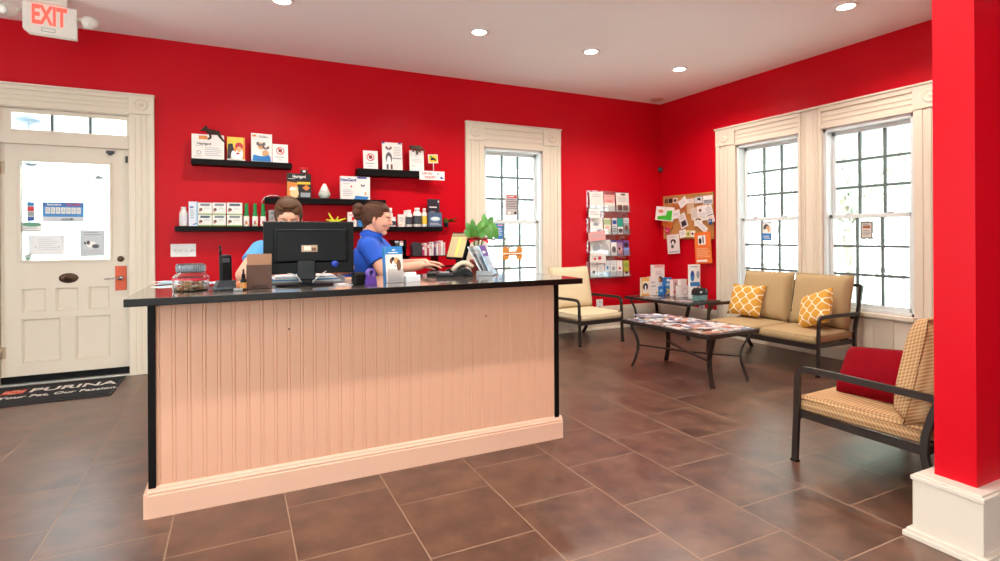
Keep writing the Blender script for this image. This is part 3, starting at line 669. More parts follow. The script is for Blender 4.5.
SC.view_settings.view_transform = 'Standard'; SC.view_settings.look = 'None'; SC.view_settings.gamma = 1; SC.view_settings.use_curve_mapping = False
SC.view_settings.exposure = 0.42
# ------------------------------------------------------------------ floating shelves on the back wall and what stands on them
SD = .15
def shelf(label, px0, px1, pytop0, pybot0):
    Y = YB-SD; a = on_y(px0, pytop0, Y); c = on_y(px1, pytop0, Y); z0 = on_y(px0, pybot0, Y).z
    o = thing('floating_shelf', label, 'shelf', ((a.x+c.x)/2, YB, a.z), 0, 'black floating shelves')
    b = MB(); L = c.x-a.x; b.box((-L/2, -SD, z0-a.z), (L/2, 0, 0), M_BLACK, .003); b.build('board', o); return a.z
zA = shelf('black floating shelf highest on the wall beside the entrance door side', 191, 292, 158, 164)
zD = shelf('black floating shelf highest on the wall, with calendar, beside the back window', 358, 436, 168, 175)
zB = shelf('black floating shelf holding the white vase between the two highest shelves', 265, 386, 197, 203)
zC = shelf('black floating shelf of green spray bottles above the switch plate', 174.5, 268, 226, 231.5)
zE = shelf('black floating shelf of white bottles behind the woman in royal blue', 322, 443, 226.5, 231.5)
def on_shelf(name, label, cat, z, p, t, face, gfx=(), edge=None, yaw=0, lean=0, back=.02, group=None, roll=0):
    """p = (x0, top, x1) in sight lines on the item's own front plane"""
    Y = YB-SD+back; a = on_y(p[0], p[1], Y); c = on_y(p[2], p[1], Y); h = a.z-z
    return card(name, label, cat, ((a.x+c.x)/2, Y+t/2, z+.0005), (c.x-a.x)/max(.5, math.cos(yaw)), h, t, face, gfx, yaw, lean, roll, edge, group)
CW = mat('#efe9e4', .45, var=.02); ORB = mat('#e08a3c', .45)
# highest shelf, door side
on_shelf('medicine_carton', 'white carton with orange corner lettering under the dark toy dog', 'box', zA, (191.5, 133.5, 224), .05, CW,
    [('r', ORB, .22, .80, .48, .95), ('t', K, 'Heartgard', .38, .62, .10, .85), ('lines', PALE, .12, .50, .42, .56, 1), ('lines', PALE, .4, .12, .92, .5, 5), ('ring', GY, .22, .26, .07, .05), ('lines', PALE, .1, .08, .35, .14, 1)], mat('#cfc8d4', .5))
dogt = thing('toy_dog', 'dark brown toy dog draped over the white carton', 'toy', tuple(on_y(212, 137, YB-.11)), 0)
zt = on_y(208, 136, YB-SD+.02).z-dogt.location.z+.02
b = MB(); DF = m_hair('#1c1512', '#4a382c', 0)
b.cap((-.03, .0, zt+.03), (.05, .0, zt+.018), .022, .02, DF); b.ell((-.055, -.005, zt+.045), (.026, .02, .02), DF); b.cap((-.06, -.01, zt+.04), (-.085, -.018, zt+.028), .013, .009, DF)
b.cap((.05, -.01, zt+.01), (.085, -.03, zt-.045), .016, .010, DF); b.cap((.085, -.03, zt-.045), (.115, -.032, zt-.075), .010, .007, DF)
b.cap((-.02, -.012, zt+.02), (-.01, -.034, zt-.035), .012, .009, DF); b.cap((-.01, -.034, zt-.035), (-.03, -.038, zt-.05), .009, .008, DF); b.cap((.02, .0, zt+.02), (.03, .02, zt+.002), .012, .01, DF)
bd = b.build('body', dogt); remesh(bd, .004)
b = MB(); b.ell((-.052, -.014, zt+.066), (.008, .006, .014), K); b.ell((-.045, .014, zt+.066), (.008, .006, .014), K); b.build('ears', dogt); 
on_shelf('dog_picture_card', 'orange card with black dog and person in red cap', 'card', zA, (227, 136, 245), .006, OR,
    [('p', YE, [(0, .45), (.9, .65), (.9, 1), (0, 1)]), ('p', K, [(.0, .0), (.3, 0), (.42, .35), (.3, .72), (.05, .7)]), ('e', W, .36, .22, .14, .2), ('e', W, .68, .28, .2, .3), ('e', RD, .66, .62, .22, .16), ('e', TN, .66, .48, .14, .12), ('e', RD, .6, .3, .1, .04), ('r', CW, 0, 0, 1, .06)], lean=-.12)
gl = thing('toy_figurine', 'white shaggy toy dog at the foot of the orange card', 'toy', (on_y(236, 157, YB-SD+.02).x, YB-SD+.018, zA))
b = MB()
for q, r in (((0, 0, .016), (.035, .014, .016)), ((-.032, -.002, .022), (.016, .012, .015)), ((.036, 0, .012), (.014, .008, .008)), ((-.014, -.008, .006), (.008, .007, .006)), ((.02, -.008, .006), (.008, .007, .006))): b.ell(q, r, CW)
remesh(b.build('body', gl), .004)
b = MB(); b.ell((-.047, -.004, .021), (.003, .003, .003), K); b.ell((-.038, -.013, .027), (.002, .002, .002), K); b.build('face', gl)
on_shelf('medicine_poster', 'tall white card of two puppies in a blue bowl', 'poster', zA, (251, 133, 272), .01, CW,
    dog_face(.46, .56, .2, .7, INK, TN)+dog_face(.70, .46, .15, .7, BR, LGY)+[('r', BL, .08, .02, .92, .2), ('e', W, .35, .26, .16, .1), ('e', TN, .68, .3, .16, .12), ('p', BL, [(.05, .02), (.95, .02), (.85, .26), (.6, .2), (.4, .2), (.12, .24)]), ('r', ORB, .05, .88, .24, .94), ('lines', GY, .35, .86, .8, .94, 2)], mat('#8f5aa8', .5), yaw=.1)
def nosign(on, z, p, label, nm='parasite_sign'):
    on(nm, label, 'sign', z, p, .006, CW, [('ring', RD, .5, .64, .27, .21), ('e', K, .5, .65, .13, .1), ('p', RD, [(.31, .80), (.35, .84), (.69, .5), (.65, .46)]), ('lines', INK, .15, .26, .85, .34, 1), ('lines', PALE, .3, .1, .7, .2, 2)], lean=-.1)
nosign(on_shelf, zA, (272.5, 143.5, 288), 'small white card with red no-bug circle beside the tall puppies card')
nosign(on_shelf, zD, (363.5, 150, 378), 'small white card with red no-bug circle beside the dog calendar')
# shelf of the vase
on_shelf('medicine_carton', 'black and orange carton with a tan dog beside the white vase', 'box', zB, (287, 173, 311), .05, K,
    [('p', ORB, [(0, 0), (.45, 0), (.42, .62), (0, .66)]), ('e', mat('#f0cf9a', .5), .3, .2, .18, .2), ('e', mat('#f0cf9a', .5), .36, .38, .1, .1), ('p', W, [(.1, .38), (.2, .46), (.42, .34), (.1, .3)]), ('t', W, 'Heartgard', .5, .87, .12, .72), ('r', YE, .42, .56, .96, .66), ('p', ORB, [(.62, .42), (.8, .54), (.96, .42), (.8, .3)]), ('r', GY, .56, .04, .96, .22), ('lines', W, .05, .76, .4, .8, 1)], mat('#6b4a30', .5))
b = MB(); qs = on_y(304, 173, YB-SD+.045)
rb = thing('trinket_box', 'little red and black box on top of the black and orange carton', 'box', (qs.x, qs.y, on_y(299, 173, YB-SD+.02).z+.001))
b.box((-.034, -.014, 0), (.034, .014, .036), K, .002); b.build('base', rb); b = MB(); b.box((-.035, -.015, .032), (.035, .015, .058), RD, .002); b.ell((0, -.0145, .018), (.016, .004, .011), W); b.build('lid', rb)
qs = on_y(324.5, 197, YB-.09); vz = thing('diffuser_vase', 'white teardrop vase with pale grey base on the shelf', 'vase', (qs.x, YB-.09, zB))
b = MB(); b.lathe([(.034, 0), (.046, .012), (.057, .032), (.0585, .048), (.052, .068)], mat('#c4cbc0', .4), 32); b.build('base', vz)
b = MB(); b.lathe([(.0525, .066), (.042, .092), (.028, .126), (.018, .146), (.0125, .154), (.002, .156)], mat('#f1ede9', .3), 32); b.build('upper_cone', vz)
on_shelf('medicine_carton', 'wide white carton with a dog drawing and blue foot', 'box', zB, (340.5, 176, 370), .05, CW,
    dog_face(.75, .58, .065, 1.2, K, LGY)+[('e', W, .77, .3, .09, .2), ('e', TN, .84, .26, .04, .07), ('t', BLD, 'NexGard', .26, .84, .13, .95), ('r', BLD, .56, .92, .88, .99), ('p', BL, [(.45, .0), (.9, 0), (.96, .12), (.5, .16)]), ('e', RD, .36, .56, .03, .04), ('lines', PALE, .08, .12, .4, .44, 4), ('lines', GY, .08, .66, .36, .7, 1)], mat('#d9d3d8', .5))
# spray bottle shelf
def bottle(label, z, px, top, hw, body, capm, group=None, lab=None, name='medicine_bottle', back=.05, capr=.6, capf=.16, sq=False):
    Y = YB-SD+back; c = on_y(px, top, Y); r = abs(on_y(px+hw, top, Y).x-c.x); h = c.z-z
    t = thing(name, label, 'bottle', (c.x, Y, z+.0005), 0, group)
    b = MB(); n = 4 if sq else 24; ro = Matrix.Rotation(PI/4, 4, 'Z') if sq else Matrix.Identity(4); k = r*(1.3 if sq else 1)
    b.lathe([(k*.92, 0), (k, .006), (k, h*.62), (k*.94, h*.72), (k*capr*.9, h*(1-capf)-.002), (k*capr*.85, h*(1-capf)+.002)], body, n, ro, not sq); bo = b.build('body', t)
    b = MB(); b.lathe([(r*capr, h*(1-capf)), (r*capr, h-.002), (r*capr*.9, h)], capm, 20); b.build('cap', t)
    if lab: b = MB(); b.lathe([(k*1.012, h*.14), (k*1.012, h*.58)], lab, n, ro, not sq, cap=False); b.build('label', t)
    return t
bottle('stubby white bottle at the door end of the spray bottle shelf', zC, 183.5, 207, 4.2, CW, CW, None, mat('#e4e2ea', .4), capr=.62, capf=.12)
on_shelf('medicine_carton', 'tall narrow white and blue carton beside the stubby white bottle', 'box', zC, (188.5, 201.5, 197.5), .04, mat('#dfe5f0', .4), [('r', BLD, .15, .74, .55, .80), ('r', LB, .82, .0, 1, 1), ('lines', GY, .2, .3, .6, .7, 5), ('p', BLD, [(.5, .03), (.9, .1), (.9, .14), (.5, .07)])], mat('#a8b6cf', .5))
cx = [(198, 211.8), (212.4, 225.8), (226.8, 242.3)]; zmid = on_y(205, 214.6, YB-SD+.02).z; ink = [mat('#55606e', .5), mat('#7d8791', .5), mat('#8a8f8f', .5)]
for row, (z, top) in enumerate(((zC, 214.8), (zmid, 202.6))):
    for i, (a, c) in enumerate(cx):
        pos = ['beside the tall narrow carton', 'in the middle of its row', 'beside the green spray bottles'][i]
        on_shelf('medicine_carton', 'small white carton with green band, %s row, %s' % (['lower', 'upper'][row], pos), 'box', z, (a, top, c), .06, mat('#eeeee9', .45),
            [('p', ink[(i+row) % 3], [(.14, .80), (.2, .92), (.82, .92), (.88, .84), (.82, .72), (.2, .72)]), ('r', OLV, 0, 0, 1, .09), ('lines', PALE, .45, .45, .85, .6, 2), ('e', BR, .2, .42, .12, .13), ('e', mat('#c58f7a', .5), .14, .3, .08, .08)], mat('#cfd6c6', .5), group='small white cartons in two rows')
sp = None
for i, px in enumerate((246.3, 255, 263)):
    lb = ['green topped spray bottle beside the small white cartons', 'middle one of three green topped spray bottles', 'green topped spray bottle beside the hanging white cord'][i]
    Y = YB-SD+.05; c = on_y(px, 203.5, Y); h = c.z-zC; r = .0235
    if sp is None:
        sp = thing('spray_bottle', lb, 'bottle', (c.x, Y, zC+.0005), 0, 'green spray bottles')
        b = MB(); b.lathe([(r, 0), (r*1.08, .005), (r*1.08, h*.42), (r*.9, h*.46)], mat('#e9e6cf', .4), 20); b.build('body', sp)
        b = MB(); b.lathe([(r*.95, h*.44), (r*.98, h*.5), (r*.72, h*.6), (r*.72, h*.84), (r*.66, h)], mat('#0f8a45', .35), 20); b.build('cap', sp)
        b = MB(); b.lathe([(r*1.09, h*.08), (r*1.09, h*.4)], W, 20, cap=False); b.prism([(-.01, h*.08), (.004, h*.08), (.006, h*.2), (-.002, h*.26), (-.01, h*.2)], -r*1.12, -r*.9, mat('#b8574a', .5)); b.prism([(.004, h*.1), (.013, h*.1), (.013, h*.22)], -r*1.12, -r*.8, YE); b.build('label', sp)
    else: dup(sp, (c.x, Y, zC+.0005), label=lb)
# calendar shelf
on_shelf('dog_calendar', 'white calendar page with a costumed dog on the highest shelf', 'calendar', zD, (382.5, 141.5, 402.5), .008, CW,
    dog_face(.32, .74, .15, .75, BR, LGY)+[('e', INK, .32, .42, .16, .22), ('e', W, .32, .3, .1, .2), ('r', INK, .2, .02, .3, .2), ('r', BR, .4, .02, .5, .2), ('r', GY, .5, .4, .95, .45), ('lines', PALE, .56, .5, .94, .86, 6), ('lines', LGY, .56, .08, .94, .34, 4), ('r', BLD, .0, .95, .12, 1), ('r', BLD, .8, .95, .95, 1)], lean=-.08)
on_shelf('leaflet_holder', 'small white card with green print under the dangling toy spider', 'card', zD, (410, 150, 424), .02, CW, [('lines', OLV, .12, .2, .4, .28, 1), ('r', LGY, .0, .0, 1, .08), ('lines', PALE, .15, .4, .85, .6, 3)], lean=-.08)
ts = on_y(416, 149, YB-SD+.03); st = thing('toy_dog', 'shaggy dark brown toy flopped over the small white leaflet card', 'toy', (ts.x, ts.y-.004, ts.z+.004)); st.scale = (1.5, 1.3, 1.35); b = MB(); FZ = m_hair('#2a1f1a', '#6a5648', 0)
b.cap((-.028, 0, .006), (.022, 0, .012), .016, .017, FZ); b.cap((.022, 0, .012), (.05, -.01, -.004), .012, .007, FZ); b.cap((.05, -.01, -.004), (.066, -.012, -.03), .006, .004, FZ); b.cap((-.02, -.012, .0), (-.03, -.028, -.028), .009, .006, FZ); b.cap((.004, -.014, .0), (.0, -.03, -.05), .009, .006, FZ); b.cap((.018, -.014, .0), (.024, -.028, -.032), .008, .005, FZ); b.ell((-.038, -.004, .002), (.014, .012, .011), FZ)
remesh(b.build('body', st), .003)
b = MB(); b.ell((-.046, -.012, .012), (.006, .005, .012), K); b.ell((-.03, -.014, .014), (.006, .005, .012), K); b.build('ears', st)
ys = on_y(433.5, 170, YB-SD+.03); yc = thing('photo_clip', 'little yellow picture of a black animal on a white stick', 'picture holder', (ys.x, ys.y, zD+.0005))
b = MB(); b.lathe([(.02, 0), (.018, .005), (.006, .008)], W, 16); b.cyl((0, 0, .004), (0, 0, .125), .0045, W); b.build('stick', yc)
card('picture', None, None, (-.004, -.006, .098), .112, .095, .003, W, [('r', YE, .06, .08, .94, .92), ('p', K, [(.2, .4), (.35, .7), (.6, .62), (.85, .35), (.7, .25), (.5, .4), (.35, .3)]), ('e', GR, .3, .75, .12, .12)], parent=yc, roll=-.06)
a = on_y(419.5, 170.5, YB-SD-.004); c = on_y(444.5, 180.5, YB-SD-.004)
card('shelf_sign', 'white strip sign reading CAN YOU and YOUR PET? on the front of the calendar shelf', 'sign', ((a.x+c.x)/2, YB-SD-.003, c.z), c.x-a.x, a.z-c.z, .004, W, [('t', RD, 'CAN YOU', .30, .70, .26, .72), ('t', GY, 'SEE', .74, .70, .2, .72), ('t', RD, 'YOUR PET ?', .43, .27, .26, .72), ('e', BLD, .87, .28, .05, .14), ('e', BLD, .93, .22, .03, .1)])
# bottle shelf behind the woman
yt = on_y(335, 222, YB-.09); yl = thing('toy_lizard', 'bright yellow rubber star-legged toy on the lower shelf', 'toy', (yt.x, YB-.09, zE)); b = MB(); YL = mat('#d9d22c', .45)
b.cap((-.02, 0, .058), (.02, 0, .05), .019, .016, YL)
for q in ((-.062, -.005, .135), (-.085, -.01, .07), (.055, -.02, .012), (.105, 0, .085), (-.03, -.03, .008), (.0, .03, .008), (.03, 0, .10)): b.cap((q[0]*.25, 0, .055), q, .013, .0075, YL)
remesh(b.build('body', yl), .004); b = MB(); b.ell((.018, -.018, .062), (.003, .003, .003), K); b.ell((.004, -.019, .064), (.003, .003, .003), K); b.build('eyes', yl)
on_shelf('medicine_carton', 'small white carton with pink spot behind the hair bun', 'box', zE, (348, 212, 356.5), .05, CW, [('e', RD, .6, .55, .18, .14), ('lines', GY, .15, .2, .8, .4, 3), ('r', PK, .1, .75, .6, .85)])
on_shelf('medicine_carton', 'pale blue carton half hidden behind the woman\'s hair', 'box', zE, (358, 213, 365), .05, LB, [('r', BL, 0, 0, 1, .5), ('lines', W, .15, .6, .85, .9, 3)])
DL = mat('#3a3c46', .5)
bottle('slim white bottle just past the woman\'s forehead', zE, 384.8, 206, 2.6, CW, CW, 'white bottles on the lower shelf', capr=.75, capf=.1)
bottle('white bottle with tall cap behind the pair of small tubs', zE, 390.2, 208, 2.5, CW, CW, None, None, back=.115, capr=.7, capf=.3)
bottle('small white tub with dark label in front of the tall-capped bottle', zE, 393, 217, 2.9, CW, CW, None, DL, back=.03, capr=.9, capf=.14)
on_shelf('medicine_carton', 'squat white carton standing between small tub and white bottles', 'box', zE, (398.5, 214.5, 404.8), .05, mat('#efe4dd', .45), [('lines', GY, .15, .4, .85, .8, 4), ('r', PK, .1, .1, .5, .2)])
bottle('white bottle with plain side next to the squat carton', zE, 405.6, 210.5, 2.6, CW, CW, None, None, back=.09, capr=.7, capf=.12)
bottle('round white bottle with dark label, shorter of the two labelled bottles', zE, 409, 210, 3.1, CW, CW, None, DL, capr=.62, capf=.14)
bottle('large white bottle with dark label beside the yellow striped bottle', zE, 417, 208, 4.2, CW, CW, None, DL, capr=.6, capf=.16)
bottle('slim white bottle with a yellow lower half', zE, 424.2, 208.5, 2.7, CW, CW, None, YE, capr=.55, capf=.18)
on_shelf('display_card', 'dark navy upright card behind the blue disc card', 'card', zE, (427.5, 199, 439.5), .01, mat('#23252f', .4), [('lines', W, .15, .66, .9, .76, 1), ('lines', GY, .2, .5, .7, .58, 1), ('r', W, .86, .88, .95, .95)], back=.08)
on_shelf('display_card', 'grey blue leaflet with pale oval at the end of lower shelf', 'card', zE, (428.5, 212.5, 442), .02, mat('#4d6484', .4), [('e', LB, .5, .55, .38, .16), ('e', W, .5, .58, .3, .1), ('lines', LGY, .1, .08, .9, .3, 2)], back=.015, yaw=.05)
jr = on_y(446, 214, YB-.11)
# cable looping off the vase shelf
b = MB(); b.tube([on_y(*p, YB-.012) for p in ((266, 213), (262, 207), (262, 201), (264.5, 197.5), (270, 195.5), (277, 195.7), (281, 197.5))], W, .004); tag(b.build('white_cord'), 'thin white cord looping from under the vase shelf to the wall socket', 'cord')
def wallplate(name, label, cat, p0, p1, parts, Y=YB, X=None):
    if X is None: a, c = on_y(*p0, Y-.008), on_y(*p1, Y-.008); w_ = c.x-a.x; loc = ((a.x+c.x)/2, Y, (a.z+c.z)/2); yaw = 0
    else: a, c = on_x(*p0, X-.008), on_x(*p1, X-.008); w_ = a.y-c.y; loc = (X, (a.y+c.y)/2, (a.z+c.z)/2); yaw = -PI/2
    h_ = a.z-c.z; t = thing(name, label, cat, loc, yaw)
    b = MB(); b.box((-w_/2, -.008, -h_/2), (w_/2, 0, h_/2), W, .003); b.build('plate', t)
    for i in range(parts):
        u = (-.5+(i+.5)/parts)*w_*.86; b = MB()
        if name == 'switch_plate': b.box((u-.005, -.011, -.014), (u+.005, -.007, .014), LGY); b.box((u-.004, -.02, .0), (u+.004, -.008, .009), W, .001, ); b.build('toggle', t)
        else:
            for s in (-1, 1): b.lathe([(.017, 0), (.016, .002)], LGY, 18, Matrix.Translation((u, -.008, s*h_*.22)) @ Matrix.Rotation(PI/2, 4, 'X')); b.box((u-.007, -.0108, s*h_*.22-.004), (u-.005, -.0095, s*h_*.22+.005), K); b.box((u+.005, -.0108, s*h_*.22-.004), (u+.007, -.0095, s*h_*.22+.005), K)
            b.build('receptacle', t)
wallplate('switch_plate', 'white four-gang light switch plate on the red wall by the door', 'light switch', (170.5, 244), (196, 256.5), 4)
wallplate('wall_outlet', 'white wall socket half hidden behind the brown-haired person\'s head', 'outlet', (268.5, 210), (277, 221), 1)
wallplate('wall_outlet', 'white wall socket on the red wall behind the cream armchair', 'outlet', (596.5, 299.5), (603, 309), 1)
wallplate('wall_outlet', 'white wall socket above the baseboard under the corner side table', 'outlet', (699, 302), (704.5, 310), 1, X=XR)
ps = on_x(660.5, 169, XR-.02) if False else Vector((XR-.03, YB-.03, on_y(660, 170, YB).z)); ms = thing('motion_sensor', 'small black sensor high in the red corner', 'sensor', ps, -PI/4)
b = MB(); b.box((-.03, -.012, -.03), (.03, .015, .035), K, .008); b.build('housing', ms); b = MB(); b.ell((0, -.012, -.004), (.02, .012, .018), M_GREYPL); b.build('lens', ms)
dt = thing('ceiling_speaker', 'small round cream ceiling disc in the corner of the ceiling', 'ceiling speaker', (5.112, 5.647, ZC)); b = MB(); b.lathe([(.001, -.012), (.06, -.012), (.085, -.008), (.09, 0)], mat('#d9b89c', .6), 28); b.build('cover', dt)
b = MB()
for r in (.02, .04, .06): b.lathe([(r, -.0135), (r+.005, -.0135)], mat('#b58f78', .6), 24, cap=False)
b.build('grille', dt)

# exit sign with emergency lamp heads, hung from the ceiling
ex = thing('exit_sign', 'white EXIT sign with red letters hanging from the ceiling', 'exit sign', (-1.25, 5.15, ZC), math.radians(7))
EW = mat('#e9e2d8', .5); b = MB(); b.box((-.11, -.06, -.085), (.11, .06, 0), EW, .006); b.build('canopy', ex)
b = MB(); b.prism([(-.152, -.085), (.165, -.085), (.165, -.312), (-.118, -.312), (-.152, -.282)], -.028, .028, EW); b.build('housing', ex)
b = MB(); b.text('EXIT', emis('#ff4a3c', 1.1), .135, Matrix.Translation((.0, -.0285, -.176)), .001, font_scale_x=.52, bold=.035); b.build('lettering', ex)
b = MB(); b.box((-.045, -.0295, -.29), (.035, -.028, -.263), INK); b.box((-.042, -.0302, -.287), (.032, -.029, -.266), EW); b.build('maker_plate', ex)
for s in (-1, 1):
    b = MB(); x0 = s*.215; b.cyl((s*.165, 0, -.15), (s*.20, 0, -.15), .016, EW); q = Matrix.Translation((s*.245, -.01, -.165)) @ Euler((.3, 0, s*.5)).to_matrix().to_4x4()
    b.lathe([(.028, .05), (.045, .03), (.05, -.03), (.047, -.045)], EW, 24, q @ Matrix.Rotation(PI/2, 4, 'X')); hd = b.build('lamp_head', ex)
    b = MB(); b.lathe([(.045, -.044), (.02, -.05), (.001, -.052)], mat('#f6f2ee', .2), 24, q @ Matrix.Rotation(PI/2, 4, 'X') @ Matrix.Scale(-1, 4, (0, 0, 1))); b.build('lens', hd)

# ------------------------------------------------------------------ signs on the windows
def glass_back(name, label, p0, p1, face, gfx, Y=YB+.055): return on_glass(name, label, 'sign', p0, p1, face, gfx, Y=Y)
glass_back('window_notice', 'grey notice with dark red heading on the upper back window pane', (505, 194), (518.5, 215.5), mat('#bfb6b6', .5), [('r', RD, .15, .82, .85, .94), ('lines', W, .2, .84, .8, .92, 1), ('lines', INK, .1, .3, .9, .78, 6), ('e', K, .75, .12, .1, .06), ('e', W, .3, .12, .12, .06)], YB+.10)
glass_back('window_notice', 'bright blue notice on the lower back window pane behind the plant', (494, 223.5), (503, 239), BL, [('r', PK, .4, .85, .95, .93), ('lines', W, .35, .2, .9, .75, 5), ('r', BLD, 0, .0, 1, .06)])
bo = on_y(512.5, 260, YB+.048); hB = on_y(512.5, 246.5, YB+.048).z-bo.z; wB = on_y(522.5, 252, YB+.048).x-on_y(502.3, 252, YB+.048).x
bt = thing('bone_sign', 'orange bone shaped sign hanging on the back window', 'sign', bo); b = MB(); BON = mat('#d98f3e', .5)
def bone(w_, h_, k=1):
    pts = []
    for sx, sy, a0 in ((1, -1, -2.5), (1, 1, -.64), (-1, 1, .64), (-1, -1, 2.5)):
        c = (sx*(w_/2-h_*.27), h_/2+sy*h_*.235)
        for i in range(9):
            a = a0+[-.2, -.2, -.2, -.2][0]+i*3.2/8*1.0
            pts.append((c[0]+h_*.265*k*math.cos(a), c[1]+h_*.265*k*math.sin(a)))
    return pts
def bone2(w_, h_):
    r = h_*.27; pts = []; cx = w_/2-r; cy = h_/2-r
    for (sx, sy, a0, a1) in ((1, -1, -PI*1.12, PI*.32), (1, 1, -PI*.32, PI*1.12), (-1, 1, -PI*.12, PI*1.32), (-1, -1, PI*.68, PI*2.12)):
        for i in range(10): a = a0+(a1-a0)*i/9; pts.append((sx*cx+r*math.cos(a), h_/2+sy*cy+r*math.sin(a)))
    return pts
b.prism(bone2(wB, hB), -.004, 0, BON); b.build('board', bt)
b = MB(); b.box((-wB*.46, -.0048, hB*.44), (wB*.46, -.004, hB*.52), W); b.text('Welcome', INK, hB*.13, Matrix.Translation((0, -.0045, hB*.64)), .0003); b.box((-wB*.36, -.0045, hB*.33), (wB*.36, -.004, hB*.38), BR); b.build('lettering', bt)
def glass_right(name, label, p0, p1, face, gfx, X=XR+.055):
    a, c = on_x(*p0, X), on_x(*p1, X); return card(name, label, 'sign', (X-.0012, (a.y+c.y)/2, c.z), a.y-c.y, a.z-c.z, .0015, face, gfx, yaw=-PI/2)
glass_right('window_notice', 'blue and white dog notice on the window behind the sofa nearer the corkboard', (762, 222), (772, 240.5), W, [('r', BL, 0, 0, 1, .38), ('e', INK, .45, .68, .3, .2), ('e', TN, .6, .6, .2, .18), ('e', W, .4, .5, .22, .12), ('lines', W, .15, .08, .85, .28, 2), ('r', GY, 0, .93, 1, 1)])
glass_right('window_notice', 'dark framed notice with orange heading on the window by the red pillar', (860.5, 221.5), (873, 239), mat('#77706c', .5), [('r', mat('#d8d0c8', .5), .12, .1, .88, .9), ('r', mat('#c0703f', .5), .2, .6, .8, .76), ('lines', K, .2, .62, .8, .88, 3), ('lines', INK, .2, .18, .8, .52, 4)])

# ------------------------------------------------------------------ clear brochure rack
ra = on_y(588.5, 190, YB-.05); rc = on_y(630.5, 277.5, YB-.05); rw = rc.x-ra.x; rk = thing('brochure_rack', 'clear four-tier brochure rack on the red wall', 'rack', ((ra.x+rc.x)/2, YB, rc.z))
RH = ra.z-rc.z; b = MB(); b.box((-rw/2, -.006, 0), (rw/2, -.002, RH), M_ACRYL); b.build('back_panel', rk)
tz = [on_y(610, q, YB-.05).z-rc.z for q in (211.5, 234.5, 256, 277)]
for z in tz:
    b = MB(); b.box((-rw/2, -.062, z), (rw/2, -.004, z+.004), mat('#8d8f96', .3)); b.box((-rw/2, -.064, z), (rw/2, -.061, z+.075), M_ACRYL); b.build('pocket', rk)
def leaflet(px0, px1, pt, tier, face, gfx, label, lean=-.06, roll=0, grp='leaflets in the clear wall rack'):
    Y = YB-.034; a = on_y(px0, pt, Y); c = on_y(px1, pt, Y); z = rc.z+tz[tier]+.005
    card('leaflet', label, 'leaflet', ((a.x+c.x)/2, Y, z), c.x-a.x, a.z-z, .008, face, gfx, lean=lean, roll=roll, group=grp)
CR = mat('#e9e4dc', .5); L4 = lambda *q: [('lines', PALE)+q]
leaflet(590.5, 604, 191.5, 0, CR, [('lines', PALE, .2, .7, .85, .9, 2)], 'large plain white sheet in the top tier of the wall rack', roll=-.05)
leaflet(604.5, 615, 194.5, 0, PK, [('r', CR, 0, 0, 1, .5), ('lines', OLV, .15, .85, .8, .93, 1), ('lines', RD, .2, .55, .8, .7, 2)], 'pink and cream leaflet in the top tier of the wall rack')
leaflet(616.5, 629, 192.5, 0, CR, [('e', BR, .55, .9, .2, .05), ('lines', PALE, .15, .5, .85, .8, 4), ('r', BR, .1, .04, .45, .34), ('r', mat('#8c6a58', .5), .52, .04, .9, .34)], 'cream leaflet with brown pictures at the foot, top tier of the rack')
leaflet(590.5, 602.8, 217.5, 1, W, [('lines', PALE, .2, .5, .8, .85, 4), ('e', GY, .45, .6, .2, .1), ('e', BL, .72, .12, .2, .1), ('lines', GR, .2, .9, .8, .95, 1)], 'white leaflet with blue oval in the second tier of the rack')
leaflet(604, 611, 218, 1, mat('#d9dcc0', .5), [('r', mat('#a9bf8c', .5), 0, .6, 1, .9), ('e', PK, .5, .35, .3, .15)], 'pale green leaflet in the second tier of the rack')
leaflet(612.3, 617.3, 218, 1, LGY, [('r', BLD, .1, .62, .9, .86), ('lines', INK, .1, .1, .9, .5, 4)], 'narrow white leaflet with navy block in the second tier')
leaflet(618, 623, 218, 1, TEAL, [('r', W, 0, 0, 1, .45), ('e', INK, .5, .22, .4, .14)], 'narrow teal topped leaflet in the second tier')
leaflet(623.8, 629.2, 218, 1, GY, [('e', BR, .5, .35, .35, .2), ('r', LGY, 0, .7, 1, 1), ('lines', INK, .1, .75, .9, .92, 2)], 'narrow grey leaflet with brown picture in the second tier')
leaflet(590.5, 610.5, 240, 2, mat('#dadad8', .5), [('e', GY, .3, .5, .2, .25), ('e', PALE, .7, .45, .22, .3), ('lines', GY, .1, .85, .7, .93, 1), ('e', W, .5, .25, .2, .15)], 'wide grey and white newsletter in the third tier of the rack')
leaflet(611.3, 616.8, 240.5, 2, W, [('e', INK, .5, .4, .36, .22), ('r', BLD, 0, .88, 1, 1)], 'white leaflet with grey animal in the third tier')
leaflet(617.3, 622.8, 240.5, 2, mat('#a98aa8', .5), [('e', PK, .5, .35, .4, .25), ('r', PUR, 0, .85, 1, 1), ('e', K, .4, .45, .2, .1)], 'mauve leaflet in the third tier of the rack')
leaflet(623.5, 629.2, 240.5, 2, PUR, [('r', mat('#7f9fd8', .4), 0, 0, 1, .5), ('e', K, .5, .7, .35, .16)], 'purple over blue leaflet in the third tier of the rack')
cols = [(CR, 'cream', 590.6, 597), (W, 'white', 597.8, 604.2), (LGY, 'pale grey', 605, 610.3), (mat('#dfe6e4', .5), 'pale mint', 610.8, 616.4), (mat('#efe8e6', .5), 'blush white', 617, 622.6), (mat('#b9b24a', .5), 'yellow green', 623.6, 629.2)]
